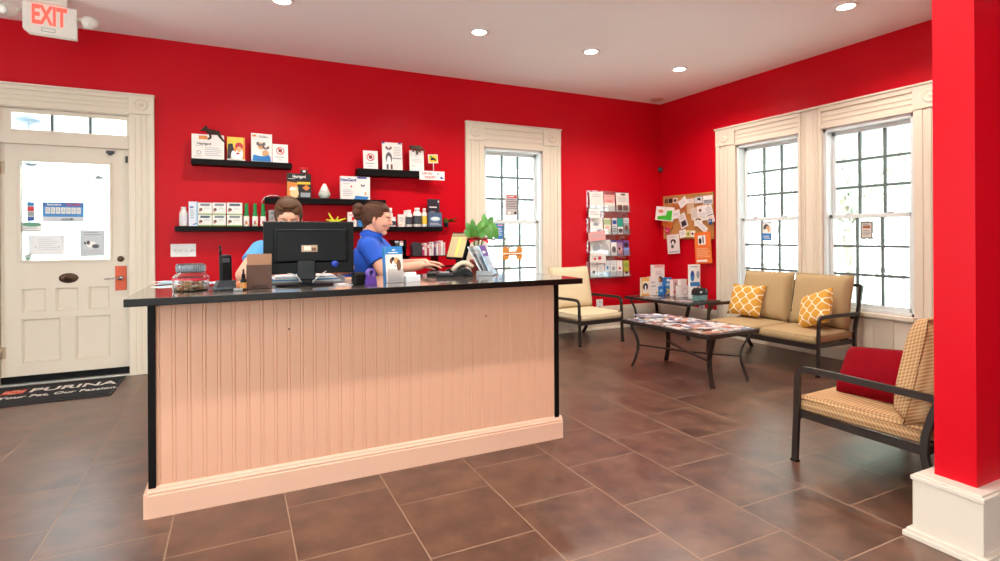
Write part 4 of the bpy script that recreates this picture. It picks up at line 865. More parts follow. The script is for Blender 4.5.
for i, (m, nm, x0, x1) in enumerate(cols):
    leaflet(x0, x1, 260.5, 3, m, [[('e', INK, .5, .3, .25, .1), ('lines', PALE, .2, .6, .8, .9, 3)], [('lines', GY, .15, .3, .85, .6, 3), ('r', LB, .1, .08, .9, .2)], [('r', LB, 0, .0, 1, .3), ('e', BL, .5, .55, .2, .1)], [('e', GY, .5, .5, .3, .14), ('lines', PALE, .2, .7, .8, .9, 2)], [('e', RD, .5, .5, .2, .08), ('lines', PALE, .2, .15, .8, .35, 2)], [('r', W, .0, .0, 1, .25), ('e', K, .5, .2, .25, .07), ('e', OLV, .5, .7, .4, .16)]][i], '%s leaflet in the bottom tier of the wall rack' % nm)
for i, (x0, x1, tt, r_) in enumerate(((588.8, 600, 209, .05), (589, 606, 231.5, -.1), (590, 606, 253.5, .06))):
    a = on_y(x0, tt, YB-.075); c = on_y(x1, tt+9, YB-.075); card('leaflet', ['clear-sleeved white slip over the front lip of the top tier', 'pink tinted slip over the front lip of the second tier', 'pink spotted slip over the front lip of the third tier'][i], 'leaflet', ((a.x+c.x)/2, YB-.070, c.z), c.x-a.x, a.z-c.z, .003, [W, PK, CR][i], [('lines', PALE, .1, .3, .9, .8, 2)]+([('e', RD, .6, .5, .1, .2), ('e', RD, .3, .4, .07, .15)] if i == 2 else []), roll=r_)

# ------------------------------------------------------------------ corkboard on the right wall
XB_ = XR-.018
ba, bc = on_x(663.3, 196.5, XB_), on_x(713.6, 239.5, XB_); bw_, bh_ = ba.y-bc.y, on_x(663.3, 196.5, XB_).z-on_x(663.3, 239, XB_).z
cb = thing('corkboard', 'cork notice board in a thin wooden frame on the red wall', 'notice board', (XR, (ba.y+bc.y)/2, on_x(663.3, 239, XB_).z), -PI/2)
CK = mat('#c98d4e', .9, var=.25, scale=160, bump=.3); b = MB(); b.box((-bw_/2, -.012, 0), (bw_/2, 0, bh_), CK); b.build('cork_panel', cb)
b = MB(); fr = mat('#c8954f', .45, var=.1, scale=40)
for lo, hi in (((-bw_/2, -.02, 0), (bw_/2, 0, .018)), ((-bw_/2, -.02, bh_-.018), (bw_/2, 0, bh_)), ((-bw_/2, -.02, 0), (-bw_/2+.018, 0, bh_)), ((bw_/2-.018, -.02, 0), (bw_/2, 0, bh_))): b.box(lo, hi, fr, .003)
b.build('frame', cb)
pinlv = [0]
def pinned(name, label, cx, cy, w_, h_, face, gfx=(), roll=0, cat='paper', pin=None, out=0, turn=0):
    """cx, cy and size in the corkboard close-up (6.6 x, origin 650,185)"""
    pinlv[0] += 1; X = XR-.0205-.0016*pinlv[0]-out; s = 6.6
    c = on_x(650+cx/s, 185+cy/s, X); e = on_x(650+(cx+w_/2)/s, 185+cy/s, X); d = on_x(650+(cx-w_/2)/s, 185+cy/s, X); g = on_x(650+cx/s, 185+(cy+h_/2)/s, X); k = on_x(650+cx/s, 185+(cy-h_/2)/s, X)
    W_ = d.y-e.y; H_ = k.z-g.z; o = card(name, label, cat, (0, 0, 0), W_, H_, .001, face, gfx)
    o.matrix_world = Matrix.Translation((X, c.y, c.z)) @ Matrix.Rotation(-PI/2+turn, 4, 'Z') @ Matrix.Rotation(-roll, 4, 'Y') @ Matrix.Translation((0, 0, -H_/2))
    b = MB(); b.lathe([(.004, 0), (.0045, .004), (.003, .008), (.001, .009)], pin or RD, 10, Matrix.Translation((0, -.0005, H_*.9)) @ Matrix.Rotation(PI/2, 4, 'X')); b.build('push_pin', o); return o
PP = mat('#ece7e2', .6, var=.02)
pinned('photo_strip', 'row of small dark photos along the top edge of the corkboard', 138, 105, 92, 38, mat('#caa27a', .6), [('r', BR, .04, .1, .3, .9), ('r', K, .34, .15, .62, .9), ('r', W, .66, .1, .95, .9), ('e', BR, .8, .5, .12, .3)])
pinned('orange_sheet', 'dull orange sheet behind the tilted white note', 190, 148, 90, 42, mat('#c8703a', .6), [('lines', BR, .1, .2, .9, .7, 3)], -.1)
pinned('pinned_card', 'beige card in the middle of the corkboard\'s top row', 268, 140, 46, 100, mat('#d9bfa0', .6), [('lines', TN, .1, .2, .9, .8, 5), ('r', CR, 0, .7, 1, 1)])
pinned('pinned_photo', 'grey dog photo pinned in the corkboard\'s top row', 320, 97, 52, 46, LGY, [('e', K, .55, .5, .22, .28), ('e', W, .5, .3, .15, .15), ('r', GY, 0, .85, 1, 1)], .05)
pinned('pinned_card', 'white over grey card in the corkboard corner beside the window', 382, 97, 62, 56, W, [('r', GY, .05, .05, .95, .5), ('lines', INK, .15, .3, .6, .45, 1)], 0)
pinned('pinned_note', 'white note tilted like a diamond near the corkboard\'s top', 217, 114, 56, 54, W, [('lines', LGY, .2, .3, .8, .7, 3)], .55)
pinned('green_flyer', 'white and bright green flyer hanging off the side of the corkboard', 97, 190, 92, 92, PP, [('p', mat('#3fbf2f', .5), [(.12, .06), (.9, .06), (.9, .78), (.62, .72), (.58, .4), (.12, .28)]), ('e', mat('#d98a6a', .5), .28, .66, .14, .12), ('r', W, .1, .82, .5, .92)], -.12, out=.05, turn=.35)
pinned('pinned_card', 'small white business card overlapping the green flyer', 167, 195, 62, 56, W, [('lines', PALE, .3, .35, .85, .7, 3), ('e', PK, .2, .3, .08, .1)], .15)
pinned('pinned_photo', 'tilted white card with dark cat photo mid corkboard', 218, 236, 48, 96, PP, [('r', INK, .15, .1, .85, .5), ('e', K, .5, .3, .25, .15), ('lines', PALE, .2, .6, .8, .9, 3)], .38)
pinned('pinned_sheet', 'cream letter sheet in the dense cluster of papers on the corkboard', 300, 190, 60, 80, mat('#e3d3bd', .6), [('lines', PALE, .1, .1, .9, .9, 7)], .12)
pinned('pinned_sheet', 'big white sheet with small dog photo in the dense cluster', 346, 185, 66, 100, PP, [('e', BR, .3, .7, .14, .1), ('lines', PALE, .1, .1, .9, .55, 6)], .1)
pinned('pinned_sheet', 'narrow white leaflet slanting at the window edge of corkboard', 394, 190, 46, 120, PP, [('r', K, .1, .4, .9, .45), ('lines', GY, .1, .5, .9, .9, 5), ('lines', TN, .1, .1, .9, .35, 3)], .28)
pinned('pinned_photo', 'cream card with brown puppy photo in the dense cluster', 318, 242, 56, 56, mat('#e6dcc9', .6), [('p', BR, [(.1, .75), (.5, .95), (.9, .7), (.6, .6)]), ('e', TN, .5, .35, .2, .15)], .1)
pinned('pinned_sheet', 'fan of slanting white slips above the orange poster', 340, 272, 84, 40, PP, [('lines', PALE, .05, .2, .95, .8, 3)], -.62)
pinned('blue_card', 'small dark blue card at the window edge of the corkboard', 398, 243, 24, 36, mat('#2c5f9a', .5), [('lines', W, .15, .5, .85, .8, 2)], .1)
pinned('orange_note', 'orange folded note below the green flyer', 115, 258, 68, 42, mat('#d9722f', .6), [('lines', mat('#a8501f', .6), .1, .3, .9, .7, 2)], -.3)
pinned('pink_tag', 'small magenta tag under the orange folded note', 114, 300, 28, 36, mat('#d4216a', .5), [('lines', W, .2, .3, .8, .6, 2)], .1)
pinned('pinned_card', 'white card at the lower edge of the corkboard beside a yellow dog card', 217, 322, 44, 52, W, [('lines', PALE, .15, .3, .85, .8, 3)], .2)
pinned('pinned_card', 'yellow cream dog card at the lower edge of corkboard', 268, 322, 62, 46, mat('#e6d88f', .6), [('r', W, .5, .1, .95, .9), ('e', OLV, .25, .5, .15, .25), ('e', BR, .7, .5, .12, .2)], -.02)
pinned('dog_flyer', 'white flyer with black and white dog hanging below the corkboard', 154, 390, 80, 126, PP, [('e', K, .5, .62, .22, .14), ('e', W, .48, .55, .1, .12), ('e', INK, .42, .38, .12, .1), ('lines', PALE, .15, .82, .85, .92, 2), ('r', GY, .1, .06, .9, .12)], .08)
pinned('orange_poster', 'orange poster with dog photo hanging below the corkboard', 350, 414, 108, 206, ORD, [('r', W, .22, .60, .68, .90), ('e', K, .35, .72, .09, .1), ('p', INK, [(.5, .64), (.58, .64), (.56, .86), (.48, .86)]), ('r', mat('#d95f1c', .5), .0, .42, 1, .44), ('lines', mat('#f6c79a', .5), .1, .18, .9, .5, 6), ('r', W, .08, .05, .72, .12)], .07)
# ------------------------------------------------------------------ metal patio seating
def seat_frame(root, Wd, n):
    hw = Wd/2; S = 1
    for s in (-1, 1):
        x = s*hw
        b = MB(); b.tube([(x, -.012, 0), (x, 0, .25), (x, .004, .40)], M_BRONZE, .0155, .010, up=(1, 0, 0), rect=True); b.box((x-.012, -.032, 0), (x+.012, .008, .01), M_BLKPL); b.build('leg', root)
        b = MB(); b.tube(rounded([(x, .004, .39), (x, .008, .505), (x, .10, .512), (x, .66, .500)], .085, 7), M_BRONZE, .016, .009, up=(1, 0, 0), rect=True); b.build('armrest', root)
        b = MB(); b.tube([(x*.985, .700, 0), (x*.985, .650, .06), (x*.985, .608, .14), (x*.985, .588, .24), (x*.985, .592, .32), (x*.985, .618, .42), (x*.985, .660, .53), (x*.985, .690, .64), (x*.985, .715, .755)], M_BRONZE, .014, .014, up=(1, 0, 0), rect=True); b.build('leg', root)
        b = MB(); b.tube([(x*.97, .0, .262), (x*.97, .3, .255), (x*.97, .595, .25)], M_BRONZE, .018, .011, up=(1, 0, 0), rect=True); b.build('side_rail', root)
    b = MB(); b.box((-hw, -.012, .232), (hw, .014, .278), M_BRONZE, .004); b.build('front_rail', root)
    b = MB(); b.box((-hw, .58, .235), (hw, .60, .265), M_BRONZE, .003)
    k = int(Wd/.16)
    for i in range(1, k): xx = -hw+Wd*i/k; b.box((xx-.018, .0, .250), (xx+.018, .59, .256), M_BRONZE)
    b.build('seat_slats', root)
    b = MB(); b.tube([(-hw*.985, .716, .755), (hw*.985, .716, .755)], M_BRONZE, .014, .014, rect=True); b.tube([(-hw*.985, .64, .46), (hw*.985, .64, .46)], M_BRONZE, .012, .012, rect=True)
    for i in range(1, k): xx = -hw+Wd*i/k; b.tube([(xx, .64, .46), (xx, .690, .64), (xx, .716, .755)], M_BRONZE, .009, .004, up=(0, 1, 0), rect=True)
    b.build('back_frame', root)
def box_cushion(mb, w, h, t, m, piping=None):
    """boxed cushion in local x-z, thickness t along y, with crowned faces and rounded edges"""
    n = 16; vs, fs = [], []
    g = [-1+2*i/n for i in range(n+1)]; g = [math.copysign(abs(u)**.8, u) for u in g]
    for s in (1, -1):
        for v in g:
            for u in g:
                e = max(abs(u), abs(v)); k = (1-max(0, (e-.86)/.14)**2*.42)*(.86+.14*(1-u*u)*(1-v*v)); vs.append((u*w/2, s*t/2*k, v*h/2))
    q = (n+1)**2
    for s in (0, 1):
        for j in range(n):
            for i in range(n):
                f = [s*q+j*(n+1)+i, s*q+j*(n+1)+i+1, s*q+(j+1)*(n+1)+i+1, s*q+(j+1)*(n+1)+i]; fs.append(f[::-1] if s == 0 else f)
    ring = [i for i in range(n+1)]+[j*(n+1)+n for j in range(1, n+1)]+[n*(n+1)+i for i in range(n-1, -1, -1)]+[j*(n+1) for j in range(n-1, 0, -1)]
    L = len(ring)
    for i in range(L): a, c = ring[i], ring[(i+1) % L]; fs.append((a, c, q+c, q+a))
    mb.faces(vs, fs, m, True)
def seam(w_, h_, m, parent, pinch, name='piping'):
    b = MB(); pts = []
    for i in range(40):
        a = i/40*4; k = int(a); f = -1+2*(a-k); u, v = [(f, -1), (1, f), (-f, 1), (-1, -f)][k]
        pts.append((u*w_/2*(1-pinch*(1-v*v)*abs(u)**3), 0, v*h_/2*(1-pinch*(1-u*u)*abs(v)**3)))
    b.tube(pts, m, .0045, close=True); return b.build(name, parent)
def seat_thing(name, label, cat, loc, rotz, Wd, n, cloth, group=None, lean=.20, back_h=.44, puff=.17):
    t = thing(name, label, cat, loc, rotz, group); seat_frame(t, Wd, n); cw = (Wd-.015)/n
    for i in range(n):
        x = -Wd/2+.0075+cw*(i+.5)
        b = MB(); box_cushion(b, cw-.026, .60, .105, cloth); c = b.build('seat_cushion', t, (x, .285, .315), (-PI/2, 0, 0))
        b = MB(); b.tube([(x_, -.027*s_, z_) for s_ in (1,) for x_, z_ in (((-cw/2+.006), -.298), (cw/2-.006, -.298), (cw/2-.006, .298), (-cw/2+.006, .298))], cloth, .0045, close=True); b.build('piping', c)
        b = MB(); pillow(b, cw-.006, back_h+.07, puff, cloth, 16, .035, .34); c = b.build('back_cushion', t, (x, .555, .60), (-lean, 0, 0))
        seam(cw-.006, back_h+.07, cloth, c, .035)
    return t
seat_thing('patio_armchair', 'bronze metal armchair with cream cushions under the clear brochure rack', 'armchair', (3.735, 5.055, 0), math.radians(5), .63, 1, M_CREAMF)
seat_thing('patio_loveseat', 'bronze metal loveseat with tan cushions under the double window', 'loveseat', (4.475, 3.58, 0), -PI/2+math.radians(4), 1.14, 2, M_TAN)
seat_thing('patio_loveseat', 'bronze metal loveseat with checked cushions and red pillow beside the red pillar', 'loveseat', (3.325, 1.985, 0), PI+math.radians(3.5), 1.18, 2, M_CHECK, puff=.22)
def throw_pillow(label, loc, rot, w_, h_, t_, m, cat='pillow', group=None):
    t = thing('throw_pillow', label, cat, loc, 0, group); t.rotation_euler = rot
    b = MB(); pillow(b, w_, h_, t_, m, 16, .07); b.build('cover', t)
    seam(w_, h_, m, t, .07, 'seam'); return t
throw_pillow('yellow trellis pillow on the tan loveseat end nearer the corner side table', (4.845, 4.02, .545), (-.40, 0, -PI/2+.12), .37, .34, .13, M_TRELLIS, group='yellow trellis pillows')
throw_pillow('yellow trellis pillow tilted on the tan loveseat end by the window with framed notice', (4.81, 3.235, .545), (-.46, -.36, -PI/2-.22), .37, .34, .13, M_TRELLIS, group='yellow trellis pillows')
RV = mat('#7c0312', .85, var=.25, scale=11, bump=.7, spec=.08, name='red_plush'); 
throw_pillow('plump crimson pillow leaning on the checked loveseat', (3.08, 1.705, .482), (-.62, -.10, -1.62), .43, .30, .20, RV)

# ------------------------------------------------------------------ low tables with bowed legs
STONE = m_counter(); STONE.name = 'slate_tile'
def low_table(name, label, loc, rotz, hx, hy, H, fx, fy):
    t = thing(name, label, 'table', loc, rotz)
    b = MB(); b.box((-hx, -hy, H-.035), (hx, hy, H-.008), M_BRONZE, .008)
    for lo, hi in (((-hx, -hy, H-.012), (hx, -hy+.03, H)), ((-hx, hy-.03, H-.012), (hx, hy, H)), ((-hx, -hy, H-.012), (-hx+.03, hy, H)), ((hx-.03, -hy, H-.012), (hx, hy, H))): b.box(lo, hi, M_BRONZE, .003)
    b.build('table_top', t)
    b = MB(); b.box((-hx+.03, -hy+.03, H-.012), (hx-.03, hy-.03, H-.002), mat('#5d5550', .25, var=.25, scale=25)); b.build('tile_inset', t)
    for sx in (-1, 1):
        for sy in (-1, 1):
            d = Vector((fx*sx, fy*sy, 0)).normalized(); A = lambda k, z: (fx*sx+d.x*k, fy*sy+d.y*k, z)
            b = MB(); b.tube([A(.035, H-.02), A(.015, H*.82), A(-.025, H*.64), A(-.04, H*.50), A(-.035, H*.36), A(-.012, H*.18), A(.02, 0)], M_BRONZE, .019, .0075, up=(d.x, d.y, 0.001), rect=True); b.build('leg', t)
    b = MB()
    for s in (-1, 1): b.tube([(-fx*.88*s, -fy*.92, H*.47), (0, 0, H*.44), (fx*.88*s, fy*.92, H*.47)], M_BRONZE, .016, .006, rect=True)
    b.build('stretcher', t); return t
TH = .44
low_table('coffee_table', 'bronze metal coffee table covered in magazines before the tan loveseat', (3.62, 3.635, 0), math.radians(4), .315, .50, TH, .215, .435)
low_table('side_table', 'bronze metal side table holding pet brochures in the red corner', (4.93, 5.22, 0), math.radians(6), .31, .50, TH, .215, .435)
base_ = [(-.15, .36, 1.5), (.15, .37, 1.7), (-.15, .13, 1.62), (.15, .12, 1.5), (-.15, -.12, 1.45), (.15, -.12, 1.66), (-.15, -.36, 1.6), (.15, -.365, 1.48)]
over_ = [(-.08, .34, .3), (.02, .16, -.5), (.12, -.02, .25), (-.10, -.20, -.35), (.13, -.30, .5), (-.02, .42, 1.2)]
mlab = ['magazine under the pile at the far counter-side corner of coffee table', 'magazine flat at the far loveseat-side corner of the coffee table', 'magazine flat on the counter side, second from the far end of coffee table', 'magazine flat on the loveseat side, second from the far end of coffee table', 'magazine flat on the counter side, second from the near end of coffee table', 'magazine flat on the loveseat side, second from the near end of coffee table', 'magazine flat at the near counter-side corner of the coffee table', 'magazine flat at the near loveseat-side corner of the coffee table',
    'magazine lying over two others at the far end of coffee table', 'slanting magazine lying on top just beyond the table middle', 'magazine lying on top at the middle of the loveseat side', 'slanting magazine on top over the near counter-side half of table', 'turned magazine on top beside the near loveseat-side corner of coffee table', 'topmost crosswise magazine of the pile at the far end of coffee table']
for i, (x, y, r) in enumerate(base_+over_):
    a = math.radians(4); X = 3.62+x*math.cos(a)-y*math.sin(a); Y = 3.635+x*math.sin(a)+y*math.cos(a)
    lay = TH+.0005 if i < 8 else TH+.007+(.006*(i % 2)) if i < 13 else TH+.020
    t = thing('magazine', mlab[i], 'magazine', (X, Y, lay), r+a, 'magazines on the coffee table')
    b = MB(); b.box((-.100, -.132, .0005), (.100, .132, .0045), mat('#eeeae4', .5)); b.build('pages', t)
    b = MB(); b.box((-.102, -.134, .0045), (.102, .134, .0053), m_mag(i+3)); b.box((-.102, -.134, 0), (.102, .134, .0006), m_mag(i+3)); b.build('cover', t)
# side table contents
def on_side(name, label, cat, px0, px1, base, topy, t, face, gfx=(), yaw=0, edge=None, lean=0, z=None):
    Zs = TH+.001 if z is None else z; c = on_z((px0+px1)/2, base, Zs); k_ = min(1, (5.60-.05*(base-286)/8)/c.y, 5.17/c.x); c = Vector((c.x*k_, c.y*k_, Zs)); a = on_y(px0, base, c.y); e = on_y(px1, base, c.y); h = on_y((px0+px1)/2, topy, c.y).z-Zs
    return card(name, label, cat, (c.x, c.y+t/2, Zs), (e.x-a.x), h, t, face, gfx, yaw, lean, 0, edge)
on_side('brochure', 'yellow and white brochure of a black and white dog on side table', 'brochure', 641.7, 649.3, 292.2, 277.6, .03, mat('#efe3cf', .5), [('r', mat('#e8b45a', .5), 0, .8, 1, 1), ('r', mat('#e8b45a', .5), 0, 0, .12, 1), ('e', K, .5, .5, .34, .2), ('e', W, .5, .42, .1, .16), ('r', mat('#e8a85a', .5), 0, 0, 1, .12)])
on_side('carton', 'plain white carton beside the yellow dog brochure on side table', 'box', 649.6, 658.6, 292.5, 276.8, .05, CW, [('lines', PALE, .2, .4, .7, .8, 2), ('e', OLV, .8, .14, .08, .05)])
tb = on_side('donation_tower', 'tall white rounded carton with dog print behind side table boxes', 'box', 653.3, 664.6, 286.5, 265, .05, CW, [('e', BR, .62, .52, .2, .1), ('e', RD, .8, .46, .12, .05), ('e', TN, .5, .5, .15, .08), ('lines', PALE, .2, .66, .8, .8, 2), ('r', PK, .1, .92, .9, 1)])
on_side('carton', 'small blue carton in front of the tall white carton', 'box', 658.4, 663.9, 293.0, 286.4, .04, BL, [('e', LB, .5, .5, .3, .2)])
on_side('brochure', 'blue brochure with yellow moon foot on the side table', 'brochure', 664.2, 671.5, 293.6, 277.6, .03, BL, [('e', W, .55, .85, .2, .08), ('p', YE, [(.2, .02), (.55, .05), (.75, .2), (.6, .34), (.3, .36), (.5, .2)]), ('e', LB, .5, .6, .25, .1), ('r', BLD, 0, .0, .15, .5)], yaw=-.1)
on_side('carton', 'slanted white carton with pink dots beside the blue brochure', 'box', 671.8, 680, 294, 279.5, .05, mat('#f0dcd8', .5), [('e', RD, .3, .25, .15, .1), ('e', INK, .4, .75, .1, .06), ('lines', PALE, .2, .4, .8, .7, 3)], yaw=.25)
lowb = on_side('carton', 'white cube carton with a round drawing in front on side table', 'box', 680, 690.8, 296.6, 286, .07, CW, [('ring', PALE, .5, .5, .25, .2), ('lines', LGY, .1, .85, .9, .95, 1)], yaw=-.15)
hz = lowb.location; q = on_y(680, 286, hz.y-.035).z
card('carton', 'white carton stacked on top of the round-drawing carton', 'box', (hz.x-.005, hz.y+.01, TH+.002+(q-TH)), .10, .078, .06, CW, [('lines', LGY, .2, .3, .8, .6, 2), ('r', TN, .88, .1, .98, .9)], -.12)
on_side('leaflet_display', 'tall blue and white dog leaflet standing at the back of side table', 'leaflet', 689.8, 699.8, 290, 264.5, .02, W, [('e', BL, .3, .66, .18, .16), ('e', BLD, .3, .74, .14, .08), ('e', GY, .8, .7, .14, .12), ('r', BL, .1, .36, .95, .48), ('lines', GY, .1, .9, .9, .97, 1), ('r', W, .1, .0, .9, .12)], yaw=-.12)
# dark bag
c = on_z(699.8, 300.5, TH); bgt = thing('pet_carrier_bag', 'small black and teal bag with grey handle on the side table', 'bag', (c.x-.01, c.y-.01, TH+.001), .1)
b = MB(); b.box((-.085, -.05, 0), (.085, .05, .075), mat('#6f9a98', .5, var=.2), .012); b.build('body', bgt)
b = MB(); b.prism([(-.09, .07), (.09, .07), (.085, .12), (.05, .15), (-.05, .15), (-.085, .12)], -.052, .052, mat('#1c2023', .5)); b.build('lid', bgt)
b = MB(); b.ell((-.045, -.054, .108), (.02, .004, .012), LGY); b.box((.045, -.056, .10), (.055, -.05, .145), GY); b.build('patch', bgt)
b = MB(); b.tube(rounded([(-.04, 0, .15), (-.03, 0, .175), (.03, 0, .175), (.04, 0, .15)], .02), K, .006); b.build('handle', bgt)
for i, (px, py, r) in enumerate(((652, 297, .3), (668, 300, -.4), (684, 301.2, .1))):
    c = on_z(px, py, TH+.001); t = thing('leaflet', ['flat leaflet on the side table before the white carton', 'flat slanting leaflet on the side table before the blue brochure', 'flat leaflet at the front corner of the side table'][i], 'leaflet', (c.x, c.y, TH+.001), r, 'flat leaflets on the side table')
    b = MB(); b.box((-.06, -.085, 0), (.06, .085, .0015), W); b.build('sheet', t); b = MB(); b.box((-.059, -.084, .0015), (.059, .084, .002), m_mag(40+i)); b.build('print', t)
# ------------------------------------------------------------------ things on the reception counter
def ct_thing(name, label, cat, px, py, rotz=0, dz=.0005, group=None):
    c = on_ct(px, py); return thing(name, label, cat, (c.x, c.y, CT+dz), rotz, group)
# treat jar
jar = ct_thing('treat_jar', 'clear glass jar of dog biscuits with metal lid on the counter end by the door', 'jar', 191, 290.5)
_t = NT('jar_glass'); _t.set(Base_Color=(.97, .99, 1.0), Roughness=.0, IOR=1.42); _t.b.inputs['Transmission Weight'].default_value = 1; JG = _t.m; LIDM = mat('#70747a', .28, 1, var=.08)
b = MB(); b.lathe([(.001, 0), (.068, 0), (.075, .004), (.0765, .05), (.075, .066), (.062, .078), (.056, .084), (.057, .088), (.053, .088), (.052, .084), (.058, .077), (.071, .065), (.0725, .05), (.071, .007), (.066, .005), (.001, .005)], JG, 40, cap=False); b.build('glass_body', jar)
b = MB(); b.lathe([(.057, .088), (.061, .090), (.061, .122), (.057, .126), (.02, .128), (.001, .128)], LIDM, 36)
for k in range(36): a = 2*PI*k/36; b.box((.0605*math.cos(a)-.002, .0605*math.sin(a)-.002, .092), (.0605*math.cos(a)+.002, .0605*math.sin(a)+.002, .118), LIDM)
b.build('lid', jar)
b = MB(); b.lathe([(.0775, .052), (.0777, .062)], mat('#c0283c', .5), 40, cap=False); b.build('band', jar)
BIS = [mat(c, .8, var=.15, scale=60) for c in ('#d0a878', '#a67a4e', '#e6c8a0', '#6a4a38', '#efe2d0')]
g = random.Random(3)
for i in range(34):
    lvl = i//9; r = .05*math.sqrt(g.random()); a = g.uniform(0, 6.28); m = BIS[g.randrange(5) if lvl else g.randrange(3)]
    t = thing('dog_biscuit', 'small bone shaped biscuit inside the clear treat jar', 'biscuit', (jar.location.x+r*math.cos(a), jar.location.y+r*math.sin(a), CT+.009+lvl*.0145), g.uniform(0, 3), 'biscuits in the treat jar')
    b = MB(); b.prism(bone2(.036, .016), -.005, .005, m, Matrix.Rotation(PI/2 if g.random() < .6 else .9, 4, 'X') @ Matrix.Translation((0, 0, -.008))); b.build('biscuit_body', t)
# papers
g = random.Random(5)
for i, (px, py, r, w_, h_) in enumerate(((166, 287, .4, .10, .15), (172, 284.5, -.2, .15, .10), (168, 282.8, .9, .09, .13), (208, 285.5, .2, .10, .12))):
    c = on_ct(px, py); t = thing('paper_sheet', ['white paper sheet at the counter corner by the jar', 'white paper sheet lying crosswise behind the jar', 'white paper slip tucked under others at the counter\'s back corner', 'white paper sheet between the glass jar and the cordless phone'][i], 'paper', (c.x, c.y, CT+.0006+.003*i), r, 'loose papers beside the jar')
    b = MB(); n = 5; vs, fs = [], []
    for k in (0, .0008):
        for a in range(n+1): vs += [(-w_/2+w_*a/n, -h_/2, .002*(a/n)**2*3*(i % 2)+k), (-w_/2+w_*a/n, h_/2, .002*(a/n)**2*3*(i % 2)+k)]
    for a in range(n): fs += [(2*a, 2*a+1, 2*a+3, 2*a+2), (12+2*a, 12+2*a+2, 12+2*a+3, 12+2*a+1)]
    for e in ((0, 1), (10, 11)): fs.append((e[0], e[1], e[1]+12, e[0]+12))
    b.faces(vs, fs, W); b.build('sheet', t); b = MB(); b.box((-w_*.4, -h_*.3, .0012+.004*(i % 2)), (w_*.2, h_*.3, .0018+.005*(i % 2)), LB); b.build('print', t)
# cordless phone on its base
ph = ct_thing('cordless_phone', 'black cordless phone standing in its charging base beside the jar', 'phone', 226, 290, .25)
b = MB(); b.box((-.052, -.045, 0), (.052, .045, .016), M_GREYPL, .008); b.prism([(-.05, .012), (.05, .012), (.036, .045), (-.036, .045)], -.03, .03, M_GREYPL); b.build('charging_base', ph)
b = MB(); b.box((-.027, -.014, .03), (.027, .014, .168), M_BLKPL, .010, Matrix.Rotation(-.06, 4, 'X')); hs = b.build('handset', ph)
b = MB(); b.cyl((-.02, .012, .16), (-.021, .017, .205), .0065, M_BLKPL, .005); b.ell((-.021, .017, .206), (.006, .006, .006), M_BLKPL); b.build('antenna', hs)
b = MB(); b.box((-.019, .012, .112), (.019, .0165, .148), GY, .002, Matrix.Rotation(-.06, 4, 'X')); b.build('screen', hs); b = MB(); b.box((-.016, -.0158, .13), (.016, -.013, .15), M_GREYPL, .002, Matrix.Rotation(-.06, 4, 'X')); b.build('earpiece', hs)
b = MB()
for i in range(3):
    for j in range(4): b.box((-.018+.0135*i, .013, .046+.0145*j), (-.009+.0135*i, .0165, .054+.0145*j), GY, .001, Matrix.Rotation(-.06, 4, 'X'))
b.build('keypad', hs)
# dropper bottle, clip
c = on_ct(243.5, 290)
sb = thing('dropper_bottle', 'tiny dark bottle with orange label beside the brown box', 'bottle', (c.x, c.y, CT+.0005))
b = MB(); b.lathe([(.013, 0), (.014, .004), (.014, .045), (.008, .055), (.007, .06)], M_BLKPL, 20); b.build('body', sb); b = MB(); b.lathe([(.0085, .058), (.0085, .074), (.005, .078), (.004, .098), (.002, .1)], M_BLKPL, 16); b.build('dropper', sb); b = MB(); b.lathe([(.0143, .008), (.0143, .036)], mat('#c98a4a', .5), 20, cap=False); b.build('label', sb)
c = on_ct(238, 291); sb = thing('ink_stamp', 'small silver and orange stamp in front of the dropper bottle', 'stamp', (c.x, c.y, CT+.0005), .3)
b = MB(); b.box((-.018, -.012, 0), (.018, .012, .012), GY, .003); b.build('base', sb); b = MB(); b.lathe([(.008, .012), (.006, .024), (.010, .034), (.006, .042)], mat('#c9764a', .5), 16); b.build('handle', sb)
# brown card box
a = on_ct(247, 289.5); e = on_ct(272, 288.8); wb = e.x-a.x
bx = thing('card_box', 'brown card holder box with a lighter flap beside the big monitor', 'box', ((a.x+e.x)/2, a.y+.05, CT+.0005), .02)
hb = on_y(259, 254, a.y).z-CT; h2 = on_y(259, 265, a.y).z-CT; CB = mat('#54392e', .7, var=.1); CB2 = mat('#9a7258', .7, var=.08)
b = MB(); b.box((-wb/2, -.05, 0), (wb/2, .05, h2), CB, .002); b.prism([(-wb*.34, .002), (-wb*.3, .02), (wb*.3, .02), (wb*.34, .002)], -.0515, -.049, mat('#3a251d', .7)); b.build('body', bx)
b = MB(); b.box((-wb/2, -.049, h2), (wb/2, -.044, hb), CB2, .001); b.build('flap', bx)
